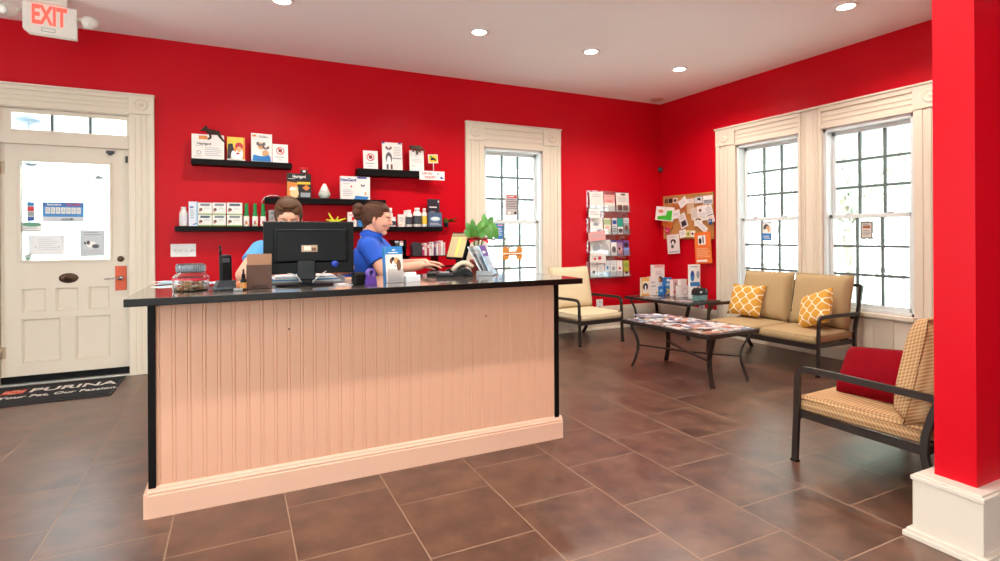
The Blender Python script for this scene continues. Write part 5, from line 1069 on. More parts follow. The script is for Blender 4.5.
# the big monitor, seen from behind
mo = ct_thing('desktop_monitor', 'large black desktop monitor seen from behind on the counter', 'monitor', 306, 285, -.05)
def mz(px, py): return on_y(px, py, mo.location.y-.03).z-CT
def mx(px): return on_y(px, 250, mo.location.y-.03).x-mo.location.x
zt, zb = mz(308, 221.5), mz(308, 274); x0, x1 = mx(263.5), mx(354.5)
b = MB(); b.box((x0, -.005, zb), (x1, .025, zt), M_BLKPL, .006); b.build('screen_housing', mo)
b = MB(); b.box((x0+.012, .0245, zb+.015), (x1-.012, .0262, zt-.012), mat('#2b3a55', .15)); b.build('screen', mo)
b = MB(); bx0, bx1, bz0, bz1 = mx(273.5), mx(349), mz(308, 263), mz(308, 229)
b.faces([(bx0, -.004, bz0), (bx1, -.004, bz0), (bx1, -.004, bz1), (bx0, -.004, bz1), (bx0+.02, -.034, bz0+.012), (bx1-.02, -.034, bz0+.012), (bx1-.02, -.034, bz1-.012), (bx0+.02, -.034, bz1-.012)], [(0, 1, 5, 4), (1, 2, 6, 5), (2, 3, 7, 6), (3, 0, 4, 7), (4, 5, 6, 7), (3, 2, 1, 0)], M_BLKPL); b.tube([(bx0+.012, -.024, bz0+.02), (bx0+.012, -.026, bz1-.004), (bx1-.014, -.026, bz1-.004), (bx1-.014, -.024, bz0+.02)], M_GREYPL, .0025); b.build('back_bulge', mo)
b = MB(); sx_ = mx(309.5); sz = mz(309, 248.5); b.box((sx_-.038, -.0355, sz-.017), (sx_+.04, -.033, sz+.017), mat('#b39a80', .5)); b.box((sx_-.026, -.036, sz-.01), (sx_+.008, -.0354, sz+.012), mat('#e6d8c8', .5)); b.box((sx_+.012, -.036, sz-.013), (sx_+.034, -.0354, sz+.004), BR); lbm = b.build('rating_label', mo); lbm['label'] = 'tan and white sticker on the monitor back'
b = MB(); b.box((-.045, -.045, .03), (.045, -.012, bz0+.012), mat('#0b0b0e', .35, spec=.3), .006); b.box((-.03, -.04, .008), (.03, .0, .06), M_BLKPL, .006); b.build('stand_neck', mo)
b = MB(); b.lathe([(.001, .012), (.06, .012), (.14, .007), (.15, .002), (.148, 0), (.001, 0)], M_BLKPL, 40, Matrix.Translation((0, -.015, 0)) @ Matrix.Diagonal((1, .72, 1, 1))); b.build('stand_base', mo)
CBL = mat('#b9b4ae', .5)
b = MB(); b.tube(bez((-.09, -.01, zb+.002), (-.05, -.05, .07), (-.025, -.045, .016), 8), CBL, .003); b.build('cable', mo); b = MB(); b.tube(bez((.10, -.01, zb+.01), (.06, -.05, .05), (.03, -.045, .016), 8), CBL, .003); b.build('cable', mo)
b = MB(); b.ell((mx(335), -.018, mz(335, 263.5)), (.02, .016, .02), mat('#1e3fae', .35)); b.cyl((mx(335), -.016, mz(335, 263.5)+.02), (mx(336), -.008, zb+.05), .008, mat('#1e3fae', .35)); b.build('video_plug', mo)
# stack of files behind the stand
fl = thing('file_tray', 'grey letter tray with blue and white files under the big monitor', 'letter tray', (.335, 3.20, CT+.0005), 0)
b = MB(); b.box((-.19, -.11, 0), (.21, .11, .006), GY, .002); b.box((-.19, -.11, .0), (-.184, .11, .03), GY); b.box((.204, -.11, 0), (.21, .11, .03), GY); b.build('tray', fl)
for i, (m, z) in enumerate(((W, .008), (BL, .016), (W, .022), (LGY, .030))): b = MB(); b.box((-.175+.01*i, -.105+.004*i, z), (.185-.008*i, .10, z+.0065), m, .001); b.build('file', fl)
c = on_ct(345, 284.5); t = thing('magazine', 'magazine lying on the counter by the foot of the big monitor', 'magazine', (c.x+.015, c.y-.0, CT+.0005), .3)
b = MB(); b.box((-.07, -.05, 0), (.07, .05, .004), W); b.build('pages', t); b = MB(); b.box((-.071, -.051, .004), (.071, .051, .005), m_mag(77)); b.build('cover', t)
c = on_ct(345, 279.5); t = thing('file_folder', 'orange brown folder lying behind the magazine on the counter', 'folder', (c.x+.02, c.y+.02, CT+.0005), .12)
b = MB(); b.box((-.07, -.05, 0), (.07, .06, .006), mat('#c48a5c', .6)); b.box((.02, .06, 0), (.06, .07, .004), mat('#c48a5c', .6)); b.build('cover', t); b = MB(); b.box((-.066, -.0505, .002), (.066, .05, .005), W); b.build('sheets', t)
# black cube and purple dispenser
t = ct_thing('pen_cup', 'black square cup with rounded corners between big monitor and purple dispenser', 'cup', 358.5, 285, .1)
b = MB(); b.box((-.031, -.03, 0), (.031, .03, .064), M_BLKPL, .012, seg=4); b.build('body', t); b = MB(); b.box((-.022, -.022, .0635), (.022, .022, .066), mat('#3b2f2c', .4), .004); b.build('opening', t)
t = ct_thing('tape_dispenser', 'purple tape dispenser standing beside the black cup', 'tape dispenser', 370.5, 284.8, .35); PU = mat('#5b3f96', .3)
b = MB(); b.prism([(-.03, 0), (.03, 0), (.026, .03), (.014, .045), (-.022, .045), (-.03, .02)], -.016, .016, PU); b.build('base', t)
b = MB(); b.lathe([(.026, -.012), (.026, .012), (.012, .012), (.012, -.012), (.026, -.012)], PU, 26, Matrix.Translation((0, 0, .058)) @ Matrix.Rotation(PI/2, 4, 'X'), cap=False); b.build('roll', t)
# blue brochure holder
a = on_ct(384, 283.8); e = on_ct(404.5, 282); hz_ = on_y(392, 246.5, a.y+.02).z-CT
bh = thing('leaflet_stand', 'blue leaflet stand of a dog and cat, upright at the front of counter', 'leaflet', ((a.x+e.x)/2+.006, a.y+.035, CT+.0005), .12)
wq = .098
card('leaflet_card', None, None, (0, 0, 0), wq, hz_, .004, mat('#e9dfd6', .45), [('r', BL, 0, .78, 1, 1), ('t', W, 'PET', .5, .895, .05, .9), ('lines', W, .15, .80, .85, .86, 1), ('e', BR, .4, .60, .17, .09), ('e', W, .55, .50, .2, .13), ('e', TN, .62, .60, .16, .1), ('e', K, .42, .66, .09, .05), ('e', BR, .75, .48, .13, .16), ('e', K, .55, .46, .03, .02), ('r', mat('#d9cfc9', .5), 0, .0, 1, .30), ('lines', PALE, .15, .05, .85, .24, 4)], lean=-.12, parent=bh)
b = MB(); b.prism([(-.049-.001, 0), (-.046, 0), (-.046, hz_*.97), (-.05, hz_)], .0, .045, BL, Matrix.Rotation(-.12, 4, 'X')); b.box((-.05, .0, 0), (.05, .055, .004), BL); b.build('side_wall', bh)
b = MB(); b.box((-.05, -.022, 0), (.05, -.019, .075), M_ACRYL); b.box((-.05, -.022, 0), (.05, .03, .003), M_ACRYL); b.build('pocket', bh)
t = ct_thing('business_card_holder', 'white card holder with a stack of cards beside the blue leaflet stand', 'card holder', 410.5, 281.5, .25)
b = MB(); b.prism([(-.02, 0), (.03, 0), (.03, .032), (.024, .036), (-.02, .012)], -.045, .045, LGY, Matrix.Rotation(-PI/2, 4, 'Z')); b.build('holder', t); b = MB(); b.box((-.042, -.002, .018), (.042, .024, .052), W, 0, Matrix.Rotation(-.25, 4, 'X')); b.build('cards', t)
# tilted sales monitor
q = on_ct(455.5, 271.5); ps_ = thing('sales_monitor', 'tilted black flat monitor with pale yellow screen facing the woman', 'monitor', (q.x, q.y-.0, CT+.0005), -1.42)
MT = Matrix.Translation((0, 0, .085)) @ Euler((-.30, 0, 0)).to_matrix().to_4x4()
b = MB(); b.box((-.125, -.012, 0), (.125, .016, .20), M_BLKPL, .006, MT); b.box((-.07, .012, .03), (.07, .035, .15), M_BLKPL, .008, MT); sh = b.build('screen_housing', ps_)
b = MB(); b.box((-.111, -.0135, .014), (.111, -.0115, .187), emis('#cdbb84', .28), 0, MT); sc_ = b.build('screen', sh)
b = MB(); SY = emis('#e6cf6a', .30); b.box((-.105, -.0142, .165), (.105, -.0132, .182), mat('#a89a78', .4), 0, MT); b.box((.0, -.0142, .02), (.032, -.0132, .155), SY, 0, MT); b.box((-.1, -.0142, .02), (-.01, -.0132, .15), mat('#d9cda0', .4), 0, MT); b.build('window_rows', sh)
b = MB(); b.box((-.025, .015, .03), (.025, .04, .14), M_BLKPL, .006); b.build('stand_neck', ps_); b = MB(); b.lathe([(.09, 0), (.088, .012), (.03, .03), (.001, .032)], M_BLKPL, 30, Matrix.Translation((0, .02, 0))); b.build('stand_base', ps_)
# keyboard under the woman's hands
kb = thing('keyboard', 'low black keyboard under the woman\'s hands at the counter\'s back edge', 'keyboard', (1.17, 3.385, CT+.0005), 1.25)
b = MB(); b.box((-.115, -.05, 0), (.115, .05, .014), M_BLKPL, .004); b.build('case', kb); b = MB()
for i in range(10):
    for j in range(4): b.box((-.108+.022*i, -.043+.022*j, .013), (-.090+.022*i, -.025+.022*j, .018), M_GREYPL, .002)
b.build('keys', kb)
# desk phone / card reader
t = ct_thing('desk_phone', 'black desk phone with a beige receiver in front of tilted monitor', 'phone', 461, 276, -.35)
b = MB(); b.prism([(-.07, 0), (.07, 0), (.07, .022), (.03, .05), (-.07, .018)], -.055, .055, M_BLKPL); b.build('body', t)
b = MB(); b.tube(bez((-.052, .03, .03), (.01, .03, .115), (.075, .03, .052), 10), mat('#c9b8a2', .4), .022, .016); b.build('receiver', t)
b = MB()
for i in range(4):
    for j in range(3): b.box((-.05+.022*i, -.045+.02*j, .024+.0085*i), (-.036+.022*i, -.032+.02*j, .030+.0085*i), M_GREYPL, .002)
b.build('keypad', t)
b = MB(); g = [(-.07-.0*k, -.02, .012) for k in range(1)]; b.tube([(.03+.012*math.cos(k*.9), -.07+.012*math.sin(k*.9), .008+.0002*k) for k in range(24)], M_BLKPL, .003); b.build('cord', t)
t = ct_thing('card_reader', 'black card reader with keypad beside the desk phone', 'card reader', 444.5, 277.5, -.3)
b = MB(); b.prism([(-.035, 0), (.035, 0), (.035, .03), (-.035, .018)], -.05, .05, M_BLKPL, Matrix.Rotation(PI/2, 4, 'Z')); b.build('body', t); b = MB(); b.box((-.03, .01, .024), (.03, .038, .034), GY, .002); b.build('screen', t)
# leaflet rack at the counter end
t = ct_thing('leaflet_rack', 'open leaflet rack of purple and grey brochures near the end of counter', 'rack', 487.5, 275, .85)
b = MB(); b.box((-.075, -.055, 0), (.075, .055, .006), GY, .002)
for s in (-1, 1): b.box((s*.072-.002, -.05, .004), (s*.072+.002, .05, .03), GY)
b.build('base', t)
for i, (m1, m2, y, ln) in enumerate(((mat('#6a5aa8', .4), LB, -.03, -.42), (mat('#d9dde2', .4), GY, .0, -.46), (mat('#8f949a', .4), LGY, .028, -.5))):
    card(['leaflet_card', 'leaflet_card', 'leaflet_card'][i], None, None, (.004*i, y-.01, .006), .125, .20, .008, m2, [('r', m1, 0, .62, 1, 1), ('lines', PALE, .15, .1, .85, .5, 4), ('r', W, .1, .72, .6, .8)], lean=ln, parent=t)
# potted plant behind the rack
c = on_y(477, 268, 3.42); pl = thing('potted_plant', 'green leafy plant with red lower leaves in a pot behind the leaflet rack', 'plant', (c.x, 3.42, CT+.0005))
b = MB(); b.lathe([(.036, 0), (.048, .075), (.052, .078), (.052, .09), (.046, .09), (.042, .07), (.001, .07)], mat('#8c2f2a', .4), 30); b.build('pot', pl)
LG1, LG2, LRD = m_leaf('#2c6b1f', '#5a9a38'), m_leaf('#387a28', '#6dae48'), m_leaf('#b3122a', '#d92a3c')
def leaf(b, base, tip, wd, m, bend=.02, up=(0, 0, 1)):
    base, tip = Vector(base), Vector(tip); d = tip-base; s = d.cross(Vector(up)).normalized(); nrm = s.cross(d).normalized(); n = 6; vs, fs = [], []
    for i in range(n+1):
        t_ = i/n; w_ = wd*1.35*math.sin(PI*(t_**.7))**.5*.5+.0006; p = base+d*t_+nrm*(bend*math.sin(PI*t_))
        vs += [p-s*w_+nrm*w_*.25, p, p+s*w_+nrm*w_*.25]
    for i in range(n):
        for k in (0, 1): fs.append((3*i+k, 3*i+k+1, 3*i+k+4, 3*i+k+3))
    b.faces(vs, fs, m, True)
VF = Vector((.28, .96, 0))
def P3(px, py, y): return on_y(px, py, y)-pl.location
Y0 = pl.location.y
sb_ = MB(); lb_ = MB(); rb_ = MB(); cen = Vector((0, 0, .075))
for (bx_, by_, tx, ty, wd, m, dy) in ((474, 238, 472, 218.5, .035, LG1, -.03), (474, 237, 484, 219.5, .04, LG2, .0), (473, 237, 466, 222, .03, LG1, .04), (476, 238, 490, 226, .04, LG1, -.02), (486, 230, 483.5, 213.5, .036, LG2, .02), (486, 229, 492.5, 216.5, .034, LG1, .03), (490, 222, 497, 239, .045, LG2, -.02), (487, 225, 491, 240, .042, LG1, -.04), (478, 238, 480, 224, .034, LG2, .05), (472, 238, 464, 230, .03, LG2, .02)):
    p0, p1 = P3(bx_, by_, Y0+dy*.4), P3(tx, ty, Y0+dy); leaf(lb_, p0, p1, wd, m, .012, up=-VF); sb_.tube(bez(cen, (cen+p0)/2+Vector((0, 0, .03)), p0, 5), LG1, .0022)
for (tx, ty, dy) in ((465, 239.5, 0), (497, 241, .01), (470, 243, -.06), (488, 243.5, -.07), (478, 241, .07), (493, 238.5, .06), (467, 237, .05), (483, 238, -.03)):
    p0, p1 = P3(479, 240, Y0), P3(tx, ty, Y0+dy); leaf(rb_, p0+Vector((0, 0, .0)), p1, .05, LRD, .008)
sb_.tube([cen, P3(479, 240, Y0)], LG1, .004)
sb_.build('stem', pl); lb_.build('green_foliage', pl, recalc=False); rb_.build('red_foliage', pl, recalc=False)
# second plant on the wall shelf end
sp2 = thing('potted_plant', 'small trailing plant in dark pot at the end of the lower shelf', 'plant', (on_y(446, 224, YB-.09).x, YB-.09, zE+.0005)); b = MB()
b.lathe([(.022, 0), (.03, .045), (.032, .05), (.026, .05), (.022, .04), (.001, .04)], mat('#2a2c33', .4), 24); b.build('pot', sp2)
b = MB(); g = random.Random(2)
for i in range(14):
    a = g.uniform(0, 6.28); r = g.uniform(.04, .12); q = Vector((r*math.cos(a)+.04, -abs(r*math.sin(a))*.6, .07+g.uniform(-.03, .05))); leaf(b, (0, 0, .045), q, .038, LG1 if i % 2 else m_leaf('#7a8a3a', '#a9b45a'), .012)
b.build('foliage', sp2, recalc=False)
# desk organiser on the work table and what stands on it
TZ = .801; og = thing('desk_organiser', 'black two-tier desk organiser on the work table behind the woman', 'organiser', (1.865, 5.48, TZ), 0)
b = MB()
for z in (0, .11, .225): b.box((-.28, -.10, z), (.34, .13, z+.008), M_BLKPL)
b.build('shelf', og)
for x in (-.28, .03, .332): b = MB(); b.box((x, -.10, 0), (x+.008, .13, .233), M_BLKPL); b.build('side_panel', og)
OZ = TZ+.234
tw_ = thing('letter_tower', 'black open letter tower of small pots between shelf and keyboard', 'organiser', (1.495, 5.46, TZ), 0); hT = on_y(404, 240, 5.4).z-TZ
b = MB(); b.box((-.07, -.06, 0), (-.064, .08, hT), M_BLKPL); b.box((.064, -.06, 0), (.07, .08, hT), M_BLKPL); b.box((-.07, .074, 0), (.07, .08, hT), M_BLKPL); b.build('side_panel', tw_)
for z in (0, .12, .24, .33): b = MB(); b.box((-.066, -.06, z), (.066, .076, z+.006), M_BLKPL); b.build('shelf', tw_)
for i, (x, z) in enumerate(((-.03, .246), (.025, .246), (-.02, .336), (.03, .336))):
    t = thing('small_pot', ['small pale pot on the upper middle tier of the letter tower', 'small brown lidded pot on the upper middle tier of the letter tower', 'small dark pot on the top tier of the letter tower', 'small white pot on the top tier of the letter tower'][i], 'pot', (1.495+x, 5.44, TZ+z+.0005)); b = MB(); b.lathe([(.018, 0), (.02, .004), (.02, .036)], [CR, mat('#9a6a4c', .4), M_GREYPL, W][i], 18); b.build('body', t); b = MB(); b.lathe([(.021, .035), (.021, .05), (.015, .053)], [W, M_BLKPL, LGY, PK][i], 18); b.build('lid', t)
gm = thing('mesh_holder', 'dark grey curved magazine holder on the desk organiser', 'file holder', (on_y(414.6, 250, 5.46).x+.02, 5.46, OZ)); b = MB(); hH = on_y(414.6, 242, 5.46).z-OZ
prof = [(-.055, 0), (.055, 0), (.055, hH*.55), (.04, hH*.85), (.0, hH), (-.03, hH*.95), (-.055, hH*.75)]
for y in (-.05, .046): b.prism(prof, y, y+.004, M_GREYPL)
b.box((-.055, -.05, 0), (.055, .05, .004), M_GREYPL); b.box((-.055, -.05, 0), (-.051, .05, hH*.75), M_GREYPL); b.build('body', gm)
b = MB(); b.box((-.045, -.042, .005), (.045, -.01, hH*.62), mat('#24466a', .5)); b.box((-.045, -.005, .005), (.045, .03, hH*.7), W); b.build('file', gm)
cb_ = ['#c43a6a', '#e6dcd6', '#b8485a', '#efe9e4', '#d9cfd0', '#6a4a78', '#f0ebe6', '#d9a0a8', '#e9e4e0', '#cfc6c2']
for i, cc in enumerate(cb_):
    px = 422.2+2.3*i; c = on_y(px, 255, 5.44); h = on_y(px, 243.5-.35*i+2*(i % 3 == 0), 5.44).z-OZ
    t = thing('file_binder', ['pink', 'cream', 'dusty red', 'white', 'pale grey', 'plum', 'ivory', 'rose', 'off-white', 'stone'][i]+' slim binder in the row on the desk organiser', 'binder', (c.x, 5.44, OZ)); b = MB(); b.box((-.0105, -.045, 0), (.0105, .06, h), mat(cc, .5), .003); b.build('cover', t)
    b = MB(); b.box((-.007, -.0465, h*.6), (.007, -.0445, h*.85), W if i % 2 == 0 else PK); b.build('spine_label', t)
# ------------------------------------------------------------------ the two people behind the counter
def V(*a): return Vector(a)
class Body(MB):
    def limb(s, pts, rad, m):
        for i in range(len(pts)-1): s.cap(pts[i], pts[i+1], rad[i], rad[i+1], m)
SK = m_skin('#e3a98f'); SK2 = m_skin('#e0a88c')
def head(b, m, O, R, female=True):
    """head in local axes: +x the face, z up, origin mid head (eye line); R rotates and scales"""
    T_ = Matrix.Translation(O) @ R
    E_ = lambda c, r, rot=None: b.ell((0, 0, 0), r, m, T_ @ Matrix.Translation(c) @ (Euler(rot).to_matrix().to_4x4() if rot else Matrix.Identity(4)))
    E_((-.012, 0, .030), (.095, .074, .082)); E_((.018, 0, -.012), (.072, .064, .082)); E_((.034, 0, -.055), (.05, .048, .045)); E_((.062, 0, -.088), (.022, .024, .02))
    E_((.075, 0, .030), (.018, .045, .022)); E_((.062, .032, -.022), (.028, .024, .026)); E_((.062, -.032, -.022), (.028, .024, .026))
    E_((.094, 0, .004), (.012, .008, .022), (0, -.35, 0)); E_((.102, 0, -.018), (.014, .012, .011)); E_((.093, .009, -.021), (.008, .007, .007)); E_((.093, -.009, -.021), (.008, .007, .007))
    E_((.083, 0, -.046), (.012, .021, .006)); E_((.080, 0, -.057), (.012, .019, .007))
    for s in (-1, 1):
        E_((-.006, s*.073, -.008), (.017, .008, .029), (0, -.15, s*.35)); E_((-.002, s*.072, -.03), (.009, .007, .011)); E_((.082, s*.031, .002), (.008, .013, .007))
    b.cap(T_ @ V(-.028, 0, -.05), T_ @ V(-.045, 0, -.15), .052, .056, m)
def head_details(parent, O, R, brow, look=0):
    T_ = Matrix.Translation(O) @ R; eye = MB()
    for s in (-1, 1):
        eye.ell((0, 0, 0), (.006, .0115, .0055), W, T_ @ Matrix.Translation((.0858, s*.031, .003))); eye.ell((0, 0, 0), (.004, .005, .005), mat('#3a2a20', .3), T_ @ Matrix.Translation((.0895, s*.031, .0025)))
    eye.build('eyes', parent)
    b = MB()
    for s in (-1, 1): b.tube([T_ @ V(.0885, s*.014, .022), T_ @ V(.089, s*.032, .026), T_ @ V(.0785, s*.052, .020)], brow, .0024)
    b.build('eyebrows', parent)
    b = MB(); b.ell((0, 0, 0), (.0085, .020, .0042), mat('#c46f66', .45), T_ @ Matrix.Translation((.0880, 0, -.0465))); b.ell((0, 0, 0), (.0085, .017, .005), mat('#cb7a70', .45), T_ @ Matrix.Translation((.0855, 0, -.056))); b.build('lips', parent)
def hand(b, m, wrist, d, pn, side, curl=.5, sc=1):
    """palm, four bent fingers and a thumb; d along the hand, pn out of the back of the hand, side +1 when the thumb lies along d x pn"""
    d = d.normalized(); pn = (pn-d*pn.dot(d)).normalized(); s = d.cross(pn)*side; wrist = Vector(wrist)
    for k in (-.022, -.0075, .0075, .022): b.cap(wrist+d*.012*sc+s*k*.7*sc, wrist+d*.072*sc+s*k*1.25*sc, .0125*sc, .0105*sc, m)
    for k, L in ((.029, .066), (.0098, .075), (-.0098, .070), (-.0285, .055)):
        p = wrist+d*.076*sc+s*k*sc; a = 0; L *= sc; f = (d+s*k*3).normalized()
        for j, (ln, r0, r1) in enumerate(((.45, .0088, .008), (.31, .008, .0072), (.24, .0072, .006))):
            a += curl*(.45 if j == 0 else .75); q = p+(f*math.cos(a)-pn*math.sin(a))*L*ln; b.cap(p, q, r0*sc, r1*sc, m, 10); p = q
    p = wrist+d*.018*sc+s*.022*sc
    for dv, ln, r0, r1 in ((d*.55+s*.75-pn*.3, .042, .0125, .010), (d*.85+s*.35-pn*.25, .03, .010, .0085), (d*.97+s*.05-pn*.3, .024, .0085, .0065)): q = p+dv.normalized()*ln*sc; b.cap(p, q, r0*sc, r1*sc, m, 10); p = q
def trousers_shoes(root, hip, feet, fwd, m, shoe):
    b = Body()
    b.ell((hip.x, hip.y, hip.z), (.145, .165, .13), m); side = V(-fwd.y, fwd.x, 0)
    for s, f in zip((-1, 1), feet):
        h = hip+side*(s*.085)+V(0, 0, -.03); f = Vector(f); k = (h+f)/2+fwd*.03; b.limb([h, k, f+V(0, 0, .07)], [.098, .068, .05], m)
    remesh(b.build('trousers', root), .009, 3)
    for s, f in zip((-1, 1), feet):
        f = Vector(f); b = Body(); b.cap(f+V(0, 0, .045)-fwd*.05, f+V(0, 0, .035)+fwd*.13, .042, .032, shoe); b.cap(f+V(0, 0, .05), f+V(0, 0, .09), .04, .045, shoe)
        o = remesh(b.build('shoe', root), .007, 2)
        for v in o.data.vertices: v.co.z = max(v.co.z, .002)

# --- woman in royal blue, in profile, typing
BLUE = mat('#1254c8', .7, var=.1, scale=16, bump=.15, name='royal_blue_knit'); HB = m_hair('#2c1912', '#6b432c', 0)
hip = V(.80, 3.98, .80); fwd = V(.93, -.36, 0).normalized()
wm = thing('person', 'woman in royal blue polo shirt with brown hair bun, typing at the counter', 'person', (.80, 3.98, 0))
O_ = lambda v: v-wm.location
sd = V(-fwd.y, fwd.x, 0)                     # her left, away from the camera
neck = on_y(374, 231, 3.90); hc = on_y(377.3, 219, 3.88)
shR = on_y(368.5, 245.5, 3.76); shL = shR+sd*.30+V(.02, 0, .0)
elR = on_y(384, 271, 3.66); wrR = on_y(421, 265.3, 3.50)
elL = elR+sd*.26+V(.06, 0, .02); wrL = on_y(425, 262.5, 3.58)
chest = (shR+shL)/2+V(-.02, 0, -.12); waist = hip+V(-.0, 0, .14)
b = Body(); Rh = (Euler((0, .16, math.atan2(fwd.y, fwd.x)-.12))).to_matrix().to_4x4() @ Matrix.Scale(1.0, 4)
head(b, SK, O_(hc), Rh)
b.limb([O_(hc+V(-.045, .015, -.09)), O_((shR+shL)/2+V(-.01, 0, .03)), O_(chest)], [.05, .055, .11], SK)
b.ell(O_(chest), (.115, .14, .15), SK); b.limb([O_(chest), O_(waist), O_(hip)], [.115, .11, .12], SK)
b.limb([O_((shR+shL)/2), O_(shR)], [.06, .052], SK); b.limb([O_((shR+shL)/2), O_(shL)], [.06, .052], SK)
b.limb([O_(shR), O_(elR), O_(wrR)], [.054, .047, .028], SK); b.limb([O_(elR), O_((elR*2+wrR)/3)], [.047, .043], SK)
b.limb([O_(shL), O_(elL), O_(wrL)], [.054, .047, .028], SK)
for s, f in zip((-1, 1), (V(.74, 3.90, 0), V(.78, 4.07, 0))): h = hip+sd*(s*.085); b.limb([O_(h), O_((h+f)/2), O_(f+V(0, 0, .06)), O_(f+V(.08, -.03, .04))], [.07, .05, .036, .03], SK)
hand(b, SK, O_(wrR), V(.80, -.40, .02), V(.1, .1, 1), -1, .32, .93); hand(b, SK, O_(wrL), V(.75, -.60, .0), V(.1, .1, 1), 1, .32, .93)
remesh(b.build('body', wm), .004, 2)
head_details(wm, O_(hc), Rh, HB)
b = Body(); up_ = lambda a, c, t: a+(c-a)*t
b.ell(O_(chest+V(.0, 0, -.01)), (.142, .17, .165), BLUE); b.limb([O_((shR+shL)/2+V(-.025, 0, -.01)), O_(shR+V(0, 0, -.008))], [.092, .072], BLUE); b.limb([O_((shR+shL)/2+V(-.025, 0, -.01)), O_(shL+V(0, 0, -.008))], [.092, .072], BLUE)
b.limb([O_(chest), O_(waist+V(.02, 0, 0)), O_(hip+V(0, 0, .02))], [.14, .14, .155], BLUE); b.ell(O_(chest+V(.085, -.03, -.03)), (.08, .12, .08), BLUE)
for sh, el in ((shR, elR), (shL, elL)): b.cyl(O_(sh), O_(up_(sh, el, .66)), .068, BLUE, .068, 20)
sh_ = remesh(b.build('polo_shirt', wm), .006, 3)
b = MB(); nb = O_((shR+shL)/2+V(-.005, 0, .078)); Rc = Matrix.Translation(nb) @ Euler((0, .35, math.atan2(fwd.y, fwd.x))).to_matrix().to_4x4()
b.lathe([(.080, -.035), (.070, .0), (.064, .026), (.070, .012), (.088, -.028), (.080, -.035)], BLUE, 28, Rc, cap=False); b.build('collar', sh_)
trousers_shoes(wm, O_(hip), [O_(V(.74, 3.90, 0)), O_(V(.78, 4.07, 0))], fwd, mat('#1d1f2a', .8), M_BLKPL)
Th = Matrix.Translation(O_(hc)) @ Rh; b = Body(); HH = lambda c, r, rot=(0, 0, 0): b.ell((0, 0, 0), r, HB, Th @ Matrix.Translation(c) @ Euler(rot).to_matrix().to_4x4())
HH((-.022, 0, .040), (.099, .082, .082)); HH((-.058, 0, -.002), (.056, .072, .075)); HH((.022, 0, .082), (.058, .062, .038), (0, .35, 0)); HH((-.03, .066, .01), (.045, .016, .05)); HH((-.03, -.066, .01), (.045, .016, .05)); HH((-.062, 0, -.058), (.034, .048, .045))
bun = Th @ V(-.118, 0, .062)
for k in range(9):
    a = k*2.4; q = V(-.128+.026*math.sin(a*1.7), .040*math.cos(a), .030+.036*math.sin(a)); HH(q, (.032, .030, .030), (a, 0, 0))
hr = remesh(b.build('hair', wm), .004, 1)
for i in range(3):
    b = MB(); y_ = (-.03, 0, .03)[i]; b.tube([Th @ V(.04, y_, .112), Th @ V(.0, y_*1.3, .122), Th @ V(-.06, y_*1.2, .118), Th @ V(-.10, y_*.6, .09)], HB, .007, .003); b.build('hair_strand', hr)

# --- person bent behind the big monitor
LBL = mat('#5aa4e0', .75, var=.08, scale=16, bump=.12, name='light_blue_knit'); HB2 = m_hair('#2e1b10', '#6e4a2c', 2)
pm = thing('person', 'person with short brown hair and glasses in light blue shirt behind the big monitor', 'person', (.33, 3.95, 0)); O2 = lambda v: v-pm.location
hc = on_y(288.5, 217.3, 3.72); f2 = V(-.05, -1, 0); yaw = math.atan2(f2.y, f2.x)
Rh = Euler((0, .42, yaw)).to_matrix().to_4x4() @ Matrix.Scale(1.03, 4)
hip = V(.34, 4.02, .80); shR = on_y(262, 249, 3.80); shL = on_y(318, 249, 3.80); mid = (shR+shL)/2
elR = on_y(243.5, 275, 3.66); wrR = V(.20, 3.44, 1.022); elL = V(.66, 3.66, 1.03); wrL = V(.46, 3.44, 1.022)
chest = mid+V(0, .03, -.13)
b = Body(); head(b, SK2, O2(hc), Rh)
b.limb([O2(hc+V(0, .05, -.09)), O2(mid+V(0, .02, .02)), O2(chest)], [.05, .056, .11], SK2); b.ell(O2(chest), (.15, .11, .15), SK2); b.limb([O2(chest), O2(hip+V(0, -.02, .14)), O2(hip)], [.12, .12, .125], SK2)
for sh, el, wr in ((shR, elR, wrR), (shL, elL, wrL)): b.limb([O2(mid), O2(sh)], [.06, .052], SK2); b.limb([O2(sh), O2(el), O2(wr)], [.054, .046, .028], SK2)
hand(b, SK2, O2(wrR), V(.5, -.8, 0), V(0, 0, 1), -1, .35, .93); hand(b, SK2, O2(wrL), V(-.5, -.8, 0), V(0, 0, 1), 1, .35, .93)
for s in (-1, 1): h = hip+V(s*.09, 0, 0); f = V(.34+s*.1, 4.0, 0); b.limb([O2(h), O2((h+f)/2), O2(f+V(0, 0, .06)), O2(f+V(0, -.09, .04))], [.07, .05, .036, .03], SK2)
remesh(b.build('body', pm), .004, 2); head_details(pm, O2(hc), Rh, HB2)
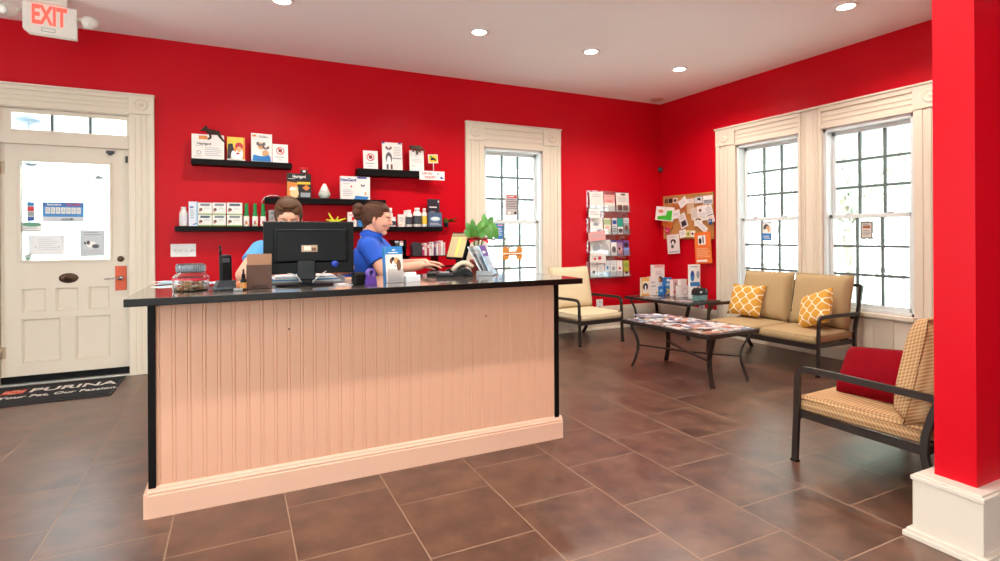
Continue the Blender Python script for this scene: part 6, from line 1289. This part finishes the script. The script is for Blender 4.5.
b = Body(); b.ell(O2(chest), (.185, .14, .17), LBL)
for sh, el in ((shR, elR), (shL, elL)): b.limb([O2(mid+V(0, .01, -.03)), O2(sh+V(0, 0, -.008))], [.085, .068], LBL); b.cyl(O2(sh), O2(up_(sh, el, .52)), .066, LBL, .068, 20)
b.limb([O2(chest), O2(hip+V(0, -.02, .14)), O2(hip+V(0, 0, .02))], [.15, .145, .155], LBL); s2 = remesh(b.build('shirt', pm), .006, 3)
b = MB(); b.lathe([(.082, -.03), (.070, .004), (.066, .02), (.072, .006), (.090, -.026), (.082, -.03)], LBL, 28, Matrix.Translation(O2(mid+V(0, .0, .045))) @ Euler((.3, 0, 0)).to_matrix().to_4x4(), cap=False); b.build('collar', s2)
trousers_shoes(pm, O2(hip), [O2(V(.24, 4.0, 0)), O2(V(.44, 4.0, 0))], V(0, -1, 0), mat('#23252e', .8), M_BLKPL)
Th = Matrix.Translation(O2(hc)) @ Rh; b = Body(); HH = lambda c, r, rot=(0, 0, 0): b.ell((0, 0, 0), r, HB2, Th @ Matrix.Translation(c) @ Euler(rot).to_matrix().to_4x4())
HH((-.022, 0, .042), (.100, .083, .084)); HH((-.058, 0, -.015), (.056, .074, .08)); HH((-.02, .069, .012), (.04, .016, .055)); HH((-.02, -.069, .012), (.04, .016, .055)); HH((.044, .042, .080), (.044, .036, .026), (0, .7, .3)); HH((.040, -.034, .088), (.036, .036, .020), (0, .5, -.3)); HH((.03, 0, .10), (.06, .06, .026))
remesh(b.build('hair', pm), .004, 1)
b = MB()
for s in (-1, 1): b.tube([Th @ V(.103-.006*abs(math.sin(2*PI*k/20)), s*.033+.024*math.cos(2*PI*k/20), .000+.017*math.sin(2*PI*k/20)) for k in range(20)], M_BLKPL, .0024, close=True); b.tube([Th @ V(.098, s*.057, .006), Th @ V(.04, s*.078, .008), Th @ V(-.01, s*.079, .0)], M_BLKPL, .002)
b.tube([Th @ V(.106, -.009, .006), Th @ V(.109, 0, .009), Th @ V(.106, .009, .006)], M_BLKPL, .002); b.build('glasses', pm)
